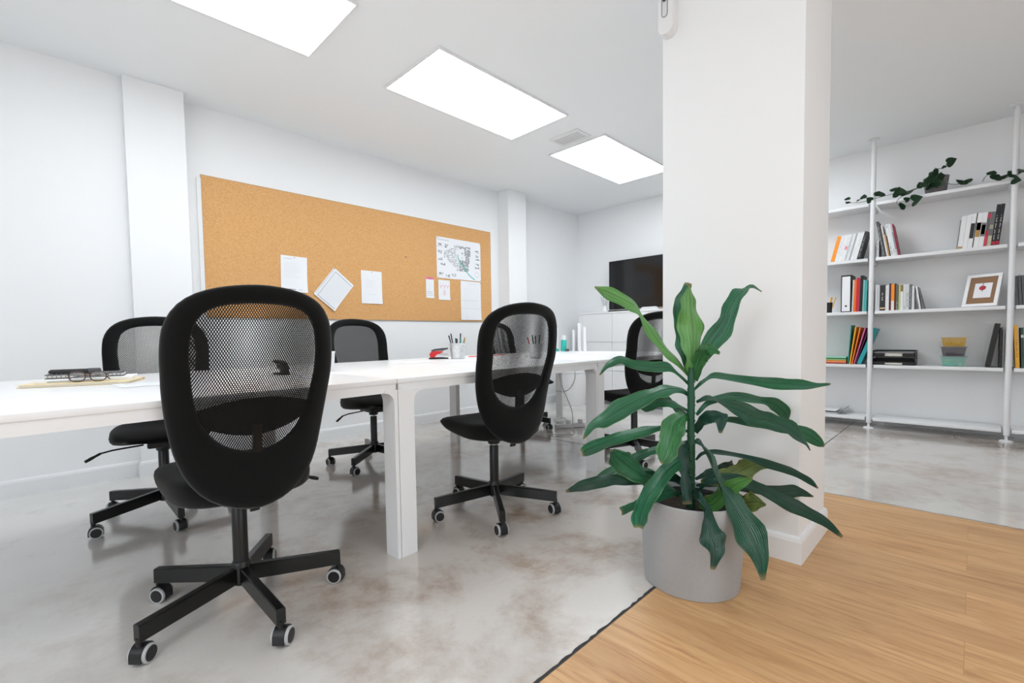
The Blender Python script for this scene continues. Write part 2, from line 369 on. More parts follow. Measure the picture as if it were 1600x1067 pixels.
# positions of plant leaves and cables, measured in metres in the room
PLANT_LEAVES=[
  ('l', [(1.67, 0.705, 0.729), (1.644, 0.74, 0.789), (1.615, 0.779, 0.843), (1.587, 0.821, 0.915), (1.571, 0.85, 0.974), (1.555, 0.879, 1.006), (1.513, 0.934, 1.043), (1.478, 0.982, 1.07)], [(0.0027, -0.0025, 0.0027), (0.0141, 0.0018, 0.0069), (0.0198, -0.0003, 0.011), (0.0206, -0.0039, 0.0109), (0.0188, 0.0061, 0.0063), (0.0153, -0.0024, 0.0193), (0.0088, -0.0071, 0.0233), (0.0008, -0.0006, 0.0022)], 'twisted light green leaf reaching up and left') ,
  ('g',[(1.666,0.707,0.706),(1.637,0.732,0.746),(1.605,0.757,0.774),(1.558,0.794,0.776),(1.502,0.838,0.786),(1.463,0.865,0.806),(1.422,0.892,0.787),(1.392,0.906,0.752)],[(0.0025,-0.0023,0.0031),(0.0094,0.0031,0.0047),(0.0084,0.002,0.015),(0.0017,-0.0005,0.0181),(0.0038,-0.0026,0.0175),(0.0066,0.0069,0.0131),(0.0013,0.009,0.0069),(-0.0012,0.0012,0.0014)],0) ,
  ('l', [(1.675, 0.7, 0.724), (1.673, 0.699, 0.791), (1.668, 0.7, 0.894), (1.659, 0.703, 0.985), (1.65, 0.704, 1.063)], [(0.0066, -0.0064, -0.0001), (0.0374, -0.001, -0.0012), (0.0311, -0.0302, 0.0013), (0.0378, -0.0164, 0.0013), (0.0016, -0.0016, 0.0001)], 'broad pale green leaf standing upright at the top') ,
  ('g',[(1.67,0.705,0.733),(1.663,0.725,0.825),(1.667,0.736,0.918),(1.683,0.739,1.011),(1.709,0.731,1.077)],[(0.0065,-0.0062,0.0021),(0.0244,-0.0043,0.0026),(0.0199,-0.0194,0.0002),(0.0196,-0.0194,-0.0045),(0.0079,-0.0079,-0.0034)],0) ,
  ('g',[(1.678,0.697,0.729),(1.702,0.682,0.797),(1.734,0.66,0.856),(1.774,0.631,0.92),(1.801,0.617,0.985),(1.83,0.599,1.031),(1.859,0.58,1.05),(1.883,0.566,1.055),(1.91,0.548,1.041)],[(-0.0061,0.0061,0.0033),(-0.0103,0.0161,0.0088),(-0.0111,0.0244,0.0163),(-0.0196,0.0201,0.0161),(-0.0054,0.027,0.0111),(0.0084,0.0232,0.0087),(0.0161,0.0185,0.0021),(0.0119,0.0096,0.0085),(0.0008,-0.0007,0.0021)],0) ,
  ('m',[(1.677,0.698,0.724),(1.674,0.681,0.785),(1.664,0.66,0.822),(1.655,0.63,0.836),(1.644,0.597,0.823)],[(-0.0078,0.0078,0.0032),(-0.006,0.0213,0.0067),(-0.0124,0.0131,0.0169),(0.0095,0.0093,0.0171),(0.0021,-0.0017,0.0059)],0) ,
  ('g',[(1.677,0.696,0.692),(1.706,0.667,0.724),(1.736,0.636,0.735),(1.795,0.574,0.722),(1.873,0.493,0.709),(1.934,0.428,0.701),(1.984,0.375,0.7),(2.005,0.351,0.705)],[(-0.0019,0.002,0.0037),(0.0061,0.0092,0.0036),(0.01,0.0101,0.0085),(0.0087,0.006,0.0154),(0.0022,-0.0008,0.0204),(0.0079,0.0068,0.0155),(0.007,0.0074,0.0064),(-0.0001,0.0003,0.0023)],0) ,
  ('g',[(1.664,0.707,0.669),(1.639,0.726,0.693),(1.598,0.754,0.699),(1.556,0.781,0.688),(1.505,0.815,0.663),(1.446,0.856,0.63),(1.394,0.888,0.599),(1.351,0.911,0.582),(1.316,0.924,0.537)],[(0.0033,-0.0028,0.0054),(0.0126,0.0071,0.0101),(0.0147,0.0168,0.0126),(0.0081,0.0188,0.0182),(-0.0023,0.0161,0.0259),(-0.0099,0.0113,0.0275),(0.0027,0.0188,0.0211),(0.0022,0.0148,0.0094),(-0.0013,0.0013,0.0012)],0) ,
  ('g',[(1.662,0.705,0.609),(1.644,0.735,0.634),(1.626,0.767,0.642),(1.605,0.805,0.639),(1.589,0.84,0.623),(1.582,0.867,0.631)],[(0.002,-0.0017,0.0037),(0.0102,0.0062,0.0057),(0.0078,0.0061,0.0134),(-0.0017,0.0028,0.0184),(-0.0001,0.0013,0.0188),(0.0013,-0.001,0.0045)],0) ,
  ('g',[(1.658,0.708,0.596),(1.652,0.743,0.621),(1.651,0.786,0.648),(1.65,0.836,0.66),(1.655,0.883,0.671)],[(0.0021,-0.0018,0.0036),(0.0146,0.0029,0.0106),(0.0132,0.0021,0.0141),(0.006,-0.0046,0.0203),(0.0028,-0.0021,0.0092)],0) ,
  ('m',[(1.662,0.703,0.582),(1.629,0.709,0.602),(1.581,0.716,0.587),(1.538,0.709,0.558),(1.491,0.701,0.528),(1.442,0.691,0.5),(1.392,0.68,0.483)],[(0.0044,-0.0038,0.0072),(0.0145,0.0168,0.0149),(-0.0103,0.0306,0.0207),(-0.0261,0.0262,0.0137),(-0.0136,0.0323,0.0107),(-0.0049,0.0255,0.0077),(-0.0026,0.0026,0.0017)],0) ,
  ('g',[(1.66,0.702,0.536),(1.625,0.731,0.558),(1.577,0.768,0.561),(1.512,0.819,0.548),(1.437,0.877,0.524),(1.371,0.925,0.496),(1.336,0.944,0.481)],[(0.0016,-0.0013,0.0041),(0.0102,0.0083,0.0061),(0.0106,0.0122,0.0084),(0.0077,0.0124,0.0126),(0.0012,0.0103,0.019),(-0.0055,0.0066,0.0207),(-0.0038,0.0044,0.0121)],0) ,
  ('g',[(1.656,0.703,0.481),(1.619,0.752,0.482),(1.582,0.807,0.468),(1.555,0.855,0.439),(1.531,0.902,0.404),(1.506,0.952,0.375),(1.491,0.993,0.345)],[(0.0003,-0.0,0.0046),(0.0057,0.0064,0.0065),(0.0022,0.0075,0.0132),(-0.0046,0.0055,0.0148),(0.0005,0.0093,0.0126),(-0.0001,0.0071,0.0107),(-0.0015,0.0017,0.0043)],0) ,
  ('g', [(1.622, 0.724, 0.309), (1.577, 0.755, 0.355), (1.521, 0.788, 0.389), (1.471, 0.809, 0.411), (1.421, 0.83, 0.449), (1.381, 0.838, 0.482), (1.352, 0.832, 0.508)], [(0.0034, -0.0029, 0.0053), (0.0208, 0.007, 0.0144), (0.0228, 0.0078, 0.0239), (0.02, -0.004, 0.0309), (0.0179, -0.0155, 0.029), (0.0222, -0.0059, 0.0161), (0.0041, -0.0038, 0.003)], 'broad leaf curling upright at the left rim of the pot') ,
  ('d',[(1.644,0.706,0.343),(1.596,0.741,0.381),(1.517,0.798,0.383),(1.446,0.844,0.385),(1.381,0.881,0.387),(1.309,0.923,0.375),(1.25,0.95,0.365)],[(0.0029,-0.0024,0.0058),(0.0036,-0.0019,0.0178),(0.0001,0.0013,0.0226),(-0.0,0.0014,0.0224),(0.0035,0.0079,0.0194),(-0.0024,0.0039,0.0169),(-0.0007,0.001,0.0041)],0) ,
  ('g',[(1.659,0.697,0.442),(1.607,0.715,0.442),(1.544,0.728,0.423),(1.472,0.739,0.385),(1.403,0.742,0.339),(1.347,0.728,0.316),(1.295,0.706,0.298)],[(-0.0005,0.0009,0.0068),(0.001,0.0125,0.0184),(-0.0065,0.0192,0.0192),(-0.0027,0.0222,0.0122),(-0.0103,0.0217,0.0111),(-0.0181,0.018,0.007),(-0.0097,0.0095,0.0024)],0) ,
  ('g',[(1.628,0.72,0.325),(1.544,0.751,0.325),(1.454,0.764,0.322),(1.366,0.763,0.331),(1.277,0.755,0.34)],[(-0.0005,0.0007,0.0045),(0.0021,0.0073,0.0127),(0.0013,0.0077,0.012),(-0.0032,0.004,0.0137),(-0.0029,0.0035,0.0111)],0) ,
  ('d',[(1.656,0.705,0.504),(1.625,0.719,0.491),(1.611,0.71,0.446),(1.603,0.691,0.384),(1.584,0.678,0.301)],[(-0.0022,0.0026,0.006),(-0.0059,0.0213,0.0073),(-0.0178,0.0171,-0.0035),(-0.0219,0.0063,-0.0018),(-0.0127,0.0123,-0.0006)],0) ,
  ('d',[(1.659,0.69,0.324),(1.557,0.628,0.342),(1.518,0.596,0.307),(1.49,0.568,0.256),(1.468,0.544,0.216),(1.432,0.538,0.175)],[(0.0052,-0.0046,0.006),(0.0273,0.0086,0.0052),(0.032,0.0042,0.0041),(0.027,-0.0256,0.0095),(0.0297,-0.012,0.0011),(0.0055,-0.0054,-0.0012)],0) ,
  ('v', [(1.667, 0.693, 0.504), (1.662, 0.667, 0.497), (1.648, 0.632, 0.449), (1.627, 0.594, 0.383), (1.614, 0.544, 0.322), (1.598, 0.492, 0.256), (1.569, 0.45, 0.2), (1.519, 0.424, 0.15)], [(0.0015, -0.0012, 0.0042), (0.0246, 0.0124, 0.0058), (0.0347, 0.0152, 0.0046), (0.0373, 0.0077, 0.0092), (0.0381, -0.0078, 0.0184), (0.0294, -0.0272, 0.0207), (0.0221, -0.0209, 0.009), (0.0055, -0.0053, 0.001)], 'long dark leaf hanging down over the right of the pot') ,
  ('d',[(1.669,0.687,0.439),(1.689,0.666,0.462),(1.735,0.617,0.462),(1.787,0.559,0.446),(1.839,0.501,0.423),(1.889,0.444,0.398),(1.926,0.399,0.367),(1.944,0.372,0.339)],[(-0.0019,0.002,0.0037),(0.0041,0.0056,0.0042),(0.007,0.006,0.0064),(0.0073,0.0042,0.0085),(0.0034,-0.0025,0.013),(0.0042,-0.0033,0.0126),(0.0047,-0.004,0.0095),(0.0011,-0.001,0.0017)],0) ,
  ('d',[(1.665,0.687,0.37),(1.716,0.665,0.378),(1.779,0.643,0.39),(1.849,0.622,0.401)],[(-0.0008,0.0011,0.0044),(0.0064,0.0112,0.0082),(-0.0048,0.0058,0.0174),(-0.0037,0.0044,0.0133)],0) ,
  ('o', [(1.679, 0.673, 0.361), (1.754, 0.612, 0.366), (1.801, 0.584, 0.387), (1.859, 0.549, 0.408), (1.927, 0.504, 0.4)], [(-0.0002, 0.0006, 0.0069), (0.0073, 0.0173, 0.0285), (-0.0103, 0.0121, 0.0337), (0.0133, 0.0192, 0.0221), (0.0003, -0.0, 0.0047)], 'olive leaf turned edge up on the right side') ,
  ('l',[(1.67,0.676,0.274),(1.673,0.632,0.288),(1.659,0.589,0.339),(1.638,0.541,0.387),(1.618,0.485,0.425)],[(-0.0003,0.001,0.0114),(-0.0014,0.0147,0.0243),(-0.012,0.0131,0.0224),(0.0028,0.017,0.0182),(-0.0009,0.0011,0.0039)],0) ,
  ('o',[(1.685,0.663,0.305),(1.733,0.593,0.292),(1.743,0.55,0.295),(1.741,0.513,0.309),(1.733,0.477,0.309)],[(0.0013,-0.0008,0.0067),(0.0169,0.0116,0.0215),(0.0015,0.0007,0.0336),(0.0131,0.0097,0.0256),(0.0011,-0.0008,0.0041)],0) ,
  ('d',[(1.669,0.68,0.324),(1.699,0.647,0.366),(1.757,0.581,0.367),(1.812,0.514,0.334),(1.858,0.455,0.295),(1.901,0.396,0.259),(1.936,0.346,0.224),(1.962,0.303,0.179)],[(-0.0021,0.0022,0.0035),(0.0044,0.009,0.0106),(0.0103,0.0054,0.0174),(0.0119,-0.0,0.0182),(0.0081,-0.0066,0.02),(0.0083,-0.0068,0.0197),(0.0091,-0.0037,0.0125),(0.0022,-0.0019,0.0033)],0) ,
  ('d',[(1.667,0.684,0.347),(1.749,0.621,0.344),(1.834,0.562,0.323),(1.924,0.503,0.302),(2.011,0.451,0.293),(2.084,0.413,0.264)],[(0.0001,0.0002,0.0046),(0.01,0.009,0.0109),(0.011,0.0078,0.0156),(0.0022,-0.0006,0.0236),(0.0077,0.0039,0.0187),(0.0006,-0.0004,0.0023)],0) ,
  ('v',[(1.68,0.69,0.646),(1.711,0.653,0.657),(1.735,0.618,0.635),(1.765,0.574,0.617),(1.793,0.531,0.591),(1.829,0.48,0.576),(1.855,0.437,0.549),(1.871,0.402,0.511),(1.872,0.382,0.485)],[(-0.0005,0.0008,0.0045),(0.0122,0.0113,0.0061),(0.0207,0.0125,0.0137),(0.019,0.0045,0.0244),(0.0093,-0.007,0.0318),(0.0182,0.005,0.0244),(0.0227,0.0029,0.0191),(0.0163,0.0031,0.0086),(0.0013,-0.0011,0.0014)],0) ,
  ('g',[(1.678,0.689,0.6),(1.717,0.666,0.635),(1.774,0.632,0.655),(1.842,0.589,0.651),(1.912,0.545,0.636),(1.968,0.517,0.62),(2.016,0.497,0.585),(2.051,0.491,0.549)],[(-0.0021,0.0023,0.0034),(0.0056,0.0109,0.0054),(0.0095,0.0126,0.0108),(0.0113,0.0096,0.0134),(0.0119,0.0072,0.0157),(0.0088,-0.0072,0.0212),(0.0126,-0.0114,0.0139),(0.0016,-0.0015,0.0011)],0) ,
  ('g',[(1.674,0.69,0.549),(1.708,0.663,0.573),(1.771,0.608,0.574),(1.834,0.553,0.562),(1.899,0.498,0.546),(1.972,0.435,0.529),(2.021,0.395,0.493),(2.05,0.375,0.47)],[(-0.0015,0.0018,0.004),(0.0071,0.0094,0.0062),(0.0117,0.0113,0.0085),(0.0117,0.0089,0.0131),(0.0112,0.0075,0.0155),(0.0059,-0.0043,0.0222),(0.0077,-0.0064,0.0159),(0.0021,-0.0018,0.0038)],0) ,
  ('d',[(1.673,0.689,0.536),(1.673,0.665,0.58),(1.667,0.631,0.601),(1.656,0.595,0.6),(1.612,0.583,0.558)],[(-0.0041,0.0042,0.0037),(0.0049,0.0164,0.0075),(0.004,0.0076,0.0196),(0.0144,-0.0134,0.0095),(0.0045,-0.0045,-0.0007)],0) ,
]
IVY=[
   (5.44, 0.843, 2.12, 0.051, -0.5) ,
   (5.42, 0.844, 2.081, 0.045, 0.3) ,
   (5.43, 0.765, 2.083, 0.045, 0.1) ,
   (5.46, 0.728, 2.116, 0.056, 0.4) ,
   (5.42, 0.681, 2.075, 0.062, -0.2) ,
   (5.43, 0.62, 2.108, 0.09, 0.0) ,
   (5.45, 0.513, 2.127, 0.067, -0.3) ,
   (5.42, 0.48, 2.091, 0.101, 0.2) ,
   (5.42, 0.409, 2.075, 0.101, 0.15) ,
   (5.4, 0.365, 2.001, 0.107, 1.2) ,
   (5.41, 0.428, 2.017, 0.051, 0.8) ,
   (5.4, 0.459, 1.962, 0.073, 1.2) ,
   (5.42, 0.337, 2.117, 0.084, -0.2) ,
   (5.42, 0.278, 2.145, 0.101, 0.5) ,
   (5.41, 0.237, 2.096, 0.079, 0.3) ,
   (5.44, 0.166, 2.277, 0.084, 0.2) ,
   (5.45, 0.203, 2.243, 0.034, 0) ,
   (5.44, 0.106, 2.086, 0.096, -0.15) ,
   (5.42, 0.061, 2.081, 0.062, 0) ,
   (5.43, -0.072, 2.115, 0.062, 0) ,
   (5.42, -0.093, 2.073, 0.084, -0.1) ,
   (5.43, -0.181, 2.082, 0.084, 0.1) ,
   (5.4, -0.201, 2.032, 0.079, 1.0) ,
   (5.43, -0.233, 2.088, 0.073, 0) ,
   (5.42, -0.141, 2.065, 0.067, 0) ,
]
VINES= [[(5.5, 0.256, 2.264), (5.43, 0.279, 2.211), (5.41, 0.336, 2.125), (5.41, 0.376, 2.092), (5.42, 0.459, 2.092), (5.42, 0.523, 2.09), (5.43, 0.624, 2.081), (5.43, 0.747, 2.068), (5.44, 0.838, 2.083)], [(5.41, 0.336, 2.115), (5.41, 0.425, 2.071), (5.4, 0.486, 2.028), (5.4, 0.49, 1.996), (5.4, 0.459, 1.956)], [(5.5, 0.248, 2.251), (5.46, 0.203, 2.24), (5.44, 0.184, 2.272), (5.44, 0.154, 2.274)], [(5.5, 0.224, 2.223), (5.42, 0.188, 2.112), (5.42, 0.135, 2.079), (5.42, 0.051, 2.078)], [(5.42, -0.021, 2.061), (5.43, -0.038, 2.099), (5.43, -0.072, 2.115), (5.42, -0.107, 2.064), (5.42, -0.181, 2.065), (5.42, -0.239, 2.084)]]
CABLE1= [(3.575, 2.787, 0.564), (3.587, 2.767, 0.428), (3.577, 2.699, 0.31), (3.566, 2.633, 0.195), (3.53, 2.593, 0.113), (3.478, 2.569, 0.046)]
CABLE2= [(3.85, 2.798, 0.553), (3.846, 2.796, 0.456), (3.769, 2.796, 0.372), (3.677, 2.813, 0.341), (3.623, 2.867, 0.355)]
CABLE3= [(3.533, 2.61, 0.008), (3.419, 2.52, 0.008), (3.329, 2.538, 0.008), (3.265, 2.61, 0.008), (3.251, 2.71, 0.008)] , [(3.89, 3.081, 0.008), (4.018, 3.113, 0.008), (3.995, 3.018, 0.008), (3.852, 2.951, 0.008), (3.781, 2.979, 0.008), (3.842, 3.078, 0.008), (3.89, 3.081, 0.008)]

# ================================================================== the room
def struct(name, bm, mat, smooth=0, parent=None):
    o = new(name, bm, mat, parent, smooth=smooth)
    if parent is None: tag(o, kind='structure')
    return o
def bounds(x0, x1, y0, y1, z0, z1): return (((x0+x1)/2, (y0+y1)/2, (z0+z1)/2), (x1-x0, y1-y0, z1-z0))
XB, XS, XT, YF, YC, YL = -2.2, 5.72, 5.58, -3.0, 3.978, 3.885    # back, shelf, screen walls; front, cork, left walls
JX, JY = 3.079, 0.763                                              # where the oak stops
struct('floor', B(bounds(XB-.2, XS+.2, JY, YC+.2, -.12, 0), bounds(JX, XS+.2, YF-.2, JY, -.12, 0)), M['concrete'])
struct('floor_oak', B(bounds(XB-.2, JX-.004, YF-.2, JY-.004, -.12, 0.002)), M['oak'])
random.seed(4)
def ragged(a, b, w, z=0.003):
    bm = bmesh.new(); a = Vector(a); b = Vector(b); n = int((b-a).length/.02); d = (b-a).normalized(); s = Vector((-d.y, d.x, 0)); prev = None
    for i in range(n+1):
        p = a+(b-a)*i/n; w1 = w*(.5+random.random()*.9); w2 = w*.35
        q = [bm.verts.new((p+s*w1).to_tuple()[:2]+(z,)), bm.verts.new((p-s*w2).to_tuple()[:2]+(z,))]
        if prev: bm.faces.new((prev[0], prev[1], q[1], q[0]))
        prev = q
    bmesh.ops.recalc_face_normals(bm, faces=bm.faces[:])
    for f in bm.faces:
        if f.normal.z < 0: f.normal_flip()
    return bm
struct('trim_1', ragged((XB, JY, 0), (2.05, JY, 0), .006), M['joint'])
struct('trim_2', ragged((JX, JY, 0), (JX, YF, 0), .004), M['joint'])
struct('trim_3', ragged((JX, .803, 0), (XS, .803, 0), .004, .001), M['joint'])
struct('trim_4', ragged((3.15, 3.9, 0), (3.15, JY, 0), .005, .001), M['joint'])
struct('trim_5', B(bounds(.862, .893, YC-.012, YC, .0, 2.09), bev=.002), M['trim'])
# walls with openings
struct('wall_back', B(bounds(XB-.2, XB, YF-.2, -1.55, 0, CEIL), bounds(XB-.2, XB, 1.95, YC+.2, 0, CEIL), bounds(XB-.2, XB, -1.55, 1.95, 0, .5), bounds(XB-.2, XB, -1.55, 1.95, 2.42, CEIL)), M['wall'])
struct('wall_front', B(bounds(XB, -.45, YF-.2, YF, 0, CEIL), bounds(2.85, XS+.2, YF-.2, YF, 0, CEIL), bounds(-.45, 2.85, YF-.2, YF, 0, .35), bounds(-.45, 2.85, YF-.2, YF, 2.35, CEIL)), M['wall'])
struct('wall_left', B(bounds(XB, .45, YL, YC+.2, 0, CEIL), bounds(.45, XS+.2, YC, YC+.2, 0, CEIL)), M['wall'])
struct('wall_column_left', B(bounds(.445, .779, 3.825, YC+.01, 0, CEIL), bev=.004), M['wall'])
struct('wall_column_right', B(bounds(3.964, 4.272, 3.805, YC+.01, 0, CEIL), bev=.004), M['wall'])
struct('wall_right', B(bounds(XS, XS+.2, YF, 1.56, 0, CEIL), bounds(XT, XS+.2, 1.56, YC, 0, CEIL)), M['wall'])
PX0, PX1, PY0, PY1 = 2.053, 2.482, .452, .998
struct('wall_pillar', B(bounds(PX0, PX1, PY0, PY1, 0, CEIL), bev=.003), M['wall'])
struct('ceiling', B(bounds(XB-.2, XS+.2, YF-.2, YC+.2, CEIL, CEIL+.15)), M['ceiling'])
def skirting(pts, closed=False, h=.105, t=.013):
    """skirting board with a rounded top, mitred along floor points; the room lies to the right of the path"""
    bm = bmesh.new(); prof = [(0, 0), (t, 0), (t, h-.02), (t*.75, h-.008), (t*.35, h), (0, h)]; n = len(pts); V = []
    for i in range(n):
        p = Vector(pts[i]); dirs = []
        if i > 0 or closed: dirs.append((p-Vector(pts[i-1])).normalized())
        if i < n-1 or closed: dirs.append((Vector(pts[(i+1) % n])-p).normalized())
        nr = [Vector((d.y, -d.x)) for d in dirs]; m = nr[0] if len(nr) == 1 else (nr[0]+nr[1])/(1+nr[0].dot(nr[1]))
        V.append([bm.verts.new((p.x+m.x*q, p.y+m.y*q, z)) for q, z in prof])
    k = len(prof)
    for i in range(n if closed else n-1):
        A, C = V[i], V[(i+1) % n]
        for j in range(k): bm.faces.new((A[j], C[j], C[(j+1) % k], A[(j+1) % k]))
    if not closed: bm.faces.new(V[0]); bm.faces.new(list(reversed(V[-1])))
    bmesh.ops.recalc_face_normals(bm, faces=bm.faces[:])
    return bm
struct('baseboard_left', skirting([(XB, YL), (.445, YL), (.445, 3.825), (.779, 3.825), (.779, YC), (3.964, YC), (3.964, 3.805), (4.272, 3.805), (4.272, YC), (XT, YC), (XT, 1.56)]), M['trim'])
struct('baseboard_pillar', skirting([(PX0, PY0), (PX0, PY1), (PX1, PY1), (PX1, PY0)][::-1], True), M['trim'])
def window(n, x0, x1, y0, y1, z0, z1, axis):
    bm = bmesh.new(); w = .06
    if axis == 'Y':
        for b in (bounds(x0, x1, y0, y0+w, z0, z1), bounds(x0, x1, y1-w, y1, z0, z1), bounds(x0, x1, y0, y1, z0, z0+w), bounds(x0, x1, y0, y1, z1-w, z1), bounds(x0, x1, (y0+y1)/2-.03, (y0+y1)/2+.03, z0, z1)): box(bm, *b)
    else:
        for b in (bounds(x0, x0+w, y0, y1, z0, z1), bounds(x1-w, x1, y0, y1, z0, z1), bounds(x0, x1, y0, y1, z0, z0+w), bounds(x0, x1, y0, y1, z1-w, z1), bounds((x0+x1)/2-.03, (x0+x1)/2+.03, y0, y1, z0, z1)): box(bm, *b)
    struct('window_%d' % n, bm, M['window_frame'])
window(1, XB-.14, XB-.08, -1.55, 1.95, .5, 2.42, 'Y'); window(2, -.45, 2.85, YF-.14, YF-.08, .35, 2.35, 'X')  # both unseen; the front window is added to light pillar and oak

# ------------------------------------------------------------------ ceiling lights, vent, sensor
def ceiling_light(x0, label, y0=2.239):
    x1, y1 = x0+1.232, y0+.586; cx, cy = (x0+x1)/2, (y0+y1)/2; z = CEIL
    e = empty('ceiling_light', (cx, cy, z), label, 'ceiling light', 'square-cornered light panels in the ceiling')
    hx, hy, w = .616, .293, .014
    new('frame', B(bounds(-hx-w, hx+w, -hy-w, -hy, -.014, 0), bounds(-hx-w, hx+w, hy, hy+w, -.014, 0), bounds(-hx-w, -hx, -hy, hy, -.014, 0), bounds(hx, hx+w, -hy, hy, -.014, 0), bev=.002), M['white'], e, smooth=0)
    new('diffuser', B(bounds(-hx, hx, -hy, hy, -.009, -.002)), M['glow'], e, smooth=0)
    for k in range(5): new('mounting_clip', B((((k-2)*.24, hy+w+.006, -.004), (.07, .012, .006), .001)), M['offwhite'], e, smooth=0)
ceiling_light(-.003, 'nearest glowing light panel, cut by the top edge of the photo')
ceiling_light(1.765, 'middle glowing light panel between the other two')
ceiling_light(3.531, 'farthest glowing light panel, half behind the pillar')
ceiling_light(3.75, 'unseen light panel added behind the pillar to brighten the shelves', 1.0)  # added out of view to light the shelves from their left
ceiling_light(-1.45, 'unseen fill panel added in the ceiling behind the camera, beside the left wall', -.1)  # added as fill light for the near floor
ceiling_light(.35, 'unseen fill panel added in the ceiling above the oak floor, behind the camera', -1.45)  # extra fill lamp added over the oak, out of view
e = empty('ceiling_vent', (3.367, 2.478, CEIL), 'small slatted white air vent in the ceiling between two light panels', 'vent')
new('frame', B(bounds(-.105, .105, -.15, -.125, -.01, 0), bounds(-.105, .105, .125, .15, -.01, 0), bounds(-.105, -.08, -.125, .125, -.01, 0), bounds(.08, .105, -.125, .125, -.01, 0), bev=.002), M['white'], e, smooth=0)
new('shade_plate', B(bounds(-.08, .08, -.125, .125, -.003, -.001)), M['darkgrey'], e, smooth=0)  # flat dark plate stands in for the shade between the slats
for k in range(5):
    bm = bmesh.new(); box(bm, (-.064+k*.032, 0, -.007), (.014, .25, .002), 0, Euler((0, .5, 0)).to_matrix()); new('slat', bm, M['white'], e, smooth=0)
e = empty('motion_sensor', (PX0, .965, 2.285), 'white capsule-shaped motion sensor high on the pillar edge', 'sensor')
def capsule(hw, hh, x, n=20):
    return [(x, hw*math.cos(a), (hh-hw)*(1 if math.sin(a) >= 0 else -1)+hw*math.sin(a)) for a in [2*PI*(k+.5)/n for k in range(n)]]
bm = bmesh.new(); loft(bm, [capsule(.036, .09, 0), capsule(.036, .09, -.03), capsule(.033, .086, -.044), capsule(.024, .076, -.05)]); new('housing', bm, M['white'], e)
bm = bmesh.new(); loft(bm, [[(p[0], p[1], p[2]+.022) for p in capsule(.013, .042, x)] for x in (-.048, -.0515)]); w_ = new('window', bm, M['offwhite'], e)
new('rim', T([(-.052, .0125*math.cos(a), .022+(.029 if math.sin(a) >= 0 else -.029)+.0125*math.sin(a)) for a in [2*PI*(k+.5)/24 for k in range(24)]]+[(-.052, .0125, .051)], .0012, 6), M['darkgrey'], e)
new('lens', L([(.008, -.004), (.008, 0), (.004, .002)], 16, (-.052, 0, .052), 'X'), M['darkgrey'], e)

# ------------------------------------------------------------------ pinboard and papers
e = empty('pinboard', (2.357, YC-.001, 1.075), 'large rectangular cork pinboard along the left wall', 'pinboard')
bw, bh = 1.462, 1.035
new('cork_surface', B(bounds(-bw, bw, -.011, -.001, 0, bh)), M['cork'], e, smooth=0)
new('edge_strip', B(bounds(-bw-.004, -bw, -.012, 0, 0, bh), bounds(bw, bw+.004, -.012, 0, 0, bh), bounds(-bw-.004, bw+.004, -.012, 0, bh, bh+.004), bounds(-bw-.004, bw+.004, -.012, 0, -.004, 0)), cmat((188, 150, 108)), e, smooth=0)
YP = YC-.0125
random.seed(11)
def paper(name, tl, w, h, rot, label, cat, prints=(), curl=.004, pin=None, col='paper', group=None, pins=((.5, .04),)):
    """sheet hanging on the board; tl is its top-left corner (x, z), prints are (u0, v0, u1, v1, material) from that corner"""
    e = empty(name, (tl[0], YP, tl[1]), label, cat, group); e.rotation_euler = (0, rot, 0)
    bm = bmesh.new(); nx, nz = 6, 10; g = []
    def yy(u, v): return -.0012-curl*max(0, v-.6)**2*6*(.4+u)-curl*.4*abs(u-.5)
    for off in (0, -.0004):
        g.append([[bm.verts.new((w*i/nx, yy(i/nx, j/nz)+off, -h*j/nz)) for i in range(nx+1)] for j in range(nz+1)])
    for s, gg in enumerate(g):
        for j in range(nz):
            for i in range(nx):
                q = [gg[j][i], gg[j][i+1], gg[j+1][i+1], gg[j+1][i]]; bm.faces.new(q if s == 0 else q[::-1])
    bmesh.ops.recalc_face_normals(bm, faces=bm.faces[:])
    new('sheet', bm, M[col] if isinstance(col, str) else col, e)
    byp = {}
    for (u0, v0, u1, v1, mt) in prints: byp.setdefault(mt, []).append((u0, v0, u1, v1))
    for mt, rs in byp.items():
        bm = bmesh.new()
        for (u0, v0, u1, v1) in rs:
            q = [(u0, v0), (u1, v0), (u1, v1), (u0, v1)]
            bm.faces.new([bm.verts.new((w*u, yy(u, v)-.0009, -h*v)) for u, v in q])
        bmesh.ops.recalc_face_normals(bm, faces=bm.faces[:])
        new('print', bm, M[mt], e, smooth=0)
    for (u, v) in pins:
        pn = new('pin', L([(.0035, -.012), (.0035, -.009), (.002, -.008), (.002, -.002)], 10, (w*u, 0, -h*v), 'Y'), M['darkgrey'], e)
    return e
def lines(u0, u1, v0, v1, n, mt='inklight', t=.004, var=.4):
    return [(u0, v0+(v1-v0)*k/max(1, n-1), u0+(u1-u0)*(1-random.random()*var), v0+(v1-v0)*k/max(1, n-1)+t, mt) for k in range(n)]
paper('letter', (1.436, 1.592), .217, .297, 0.02, 'white letter pinned to the cork board directly above the large black chair', 'paper', lines(.12, .5, .07, .08, 1, 'inklight', .02)+lines(.12, .85, .2, .44, 7)+lines(.12, .8, .47, .6, 4)+[(.14, .92, .55, .935, 'inkdark'), (.64, .915, .8, .94, 'inklight')], .012)
p = [(.10, .03+.04*k, .13, .05+.04*k, 'ink') for k in range(22)]
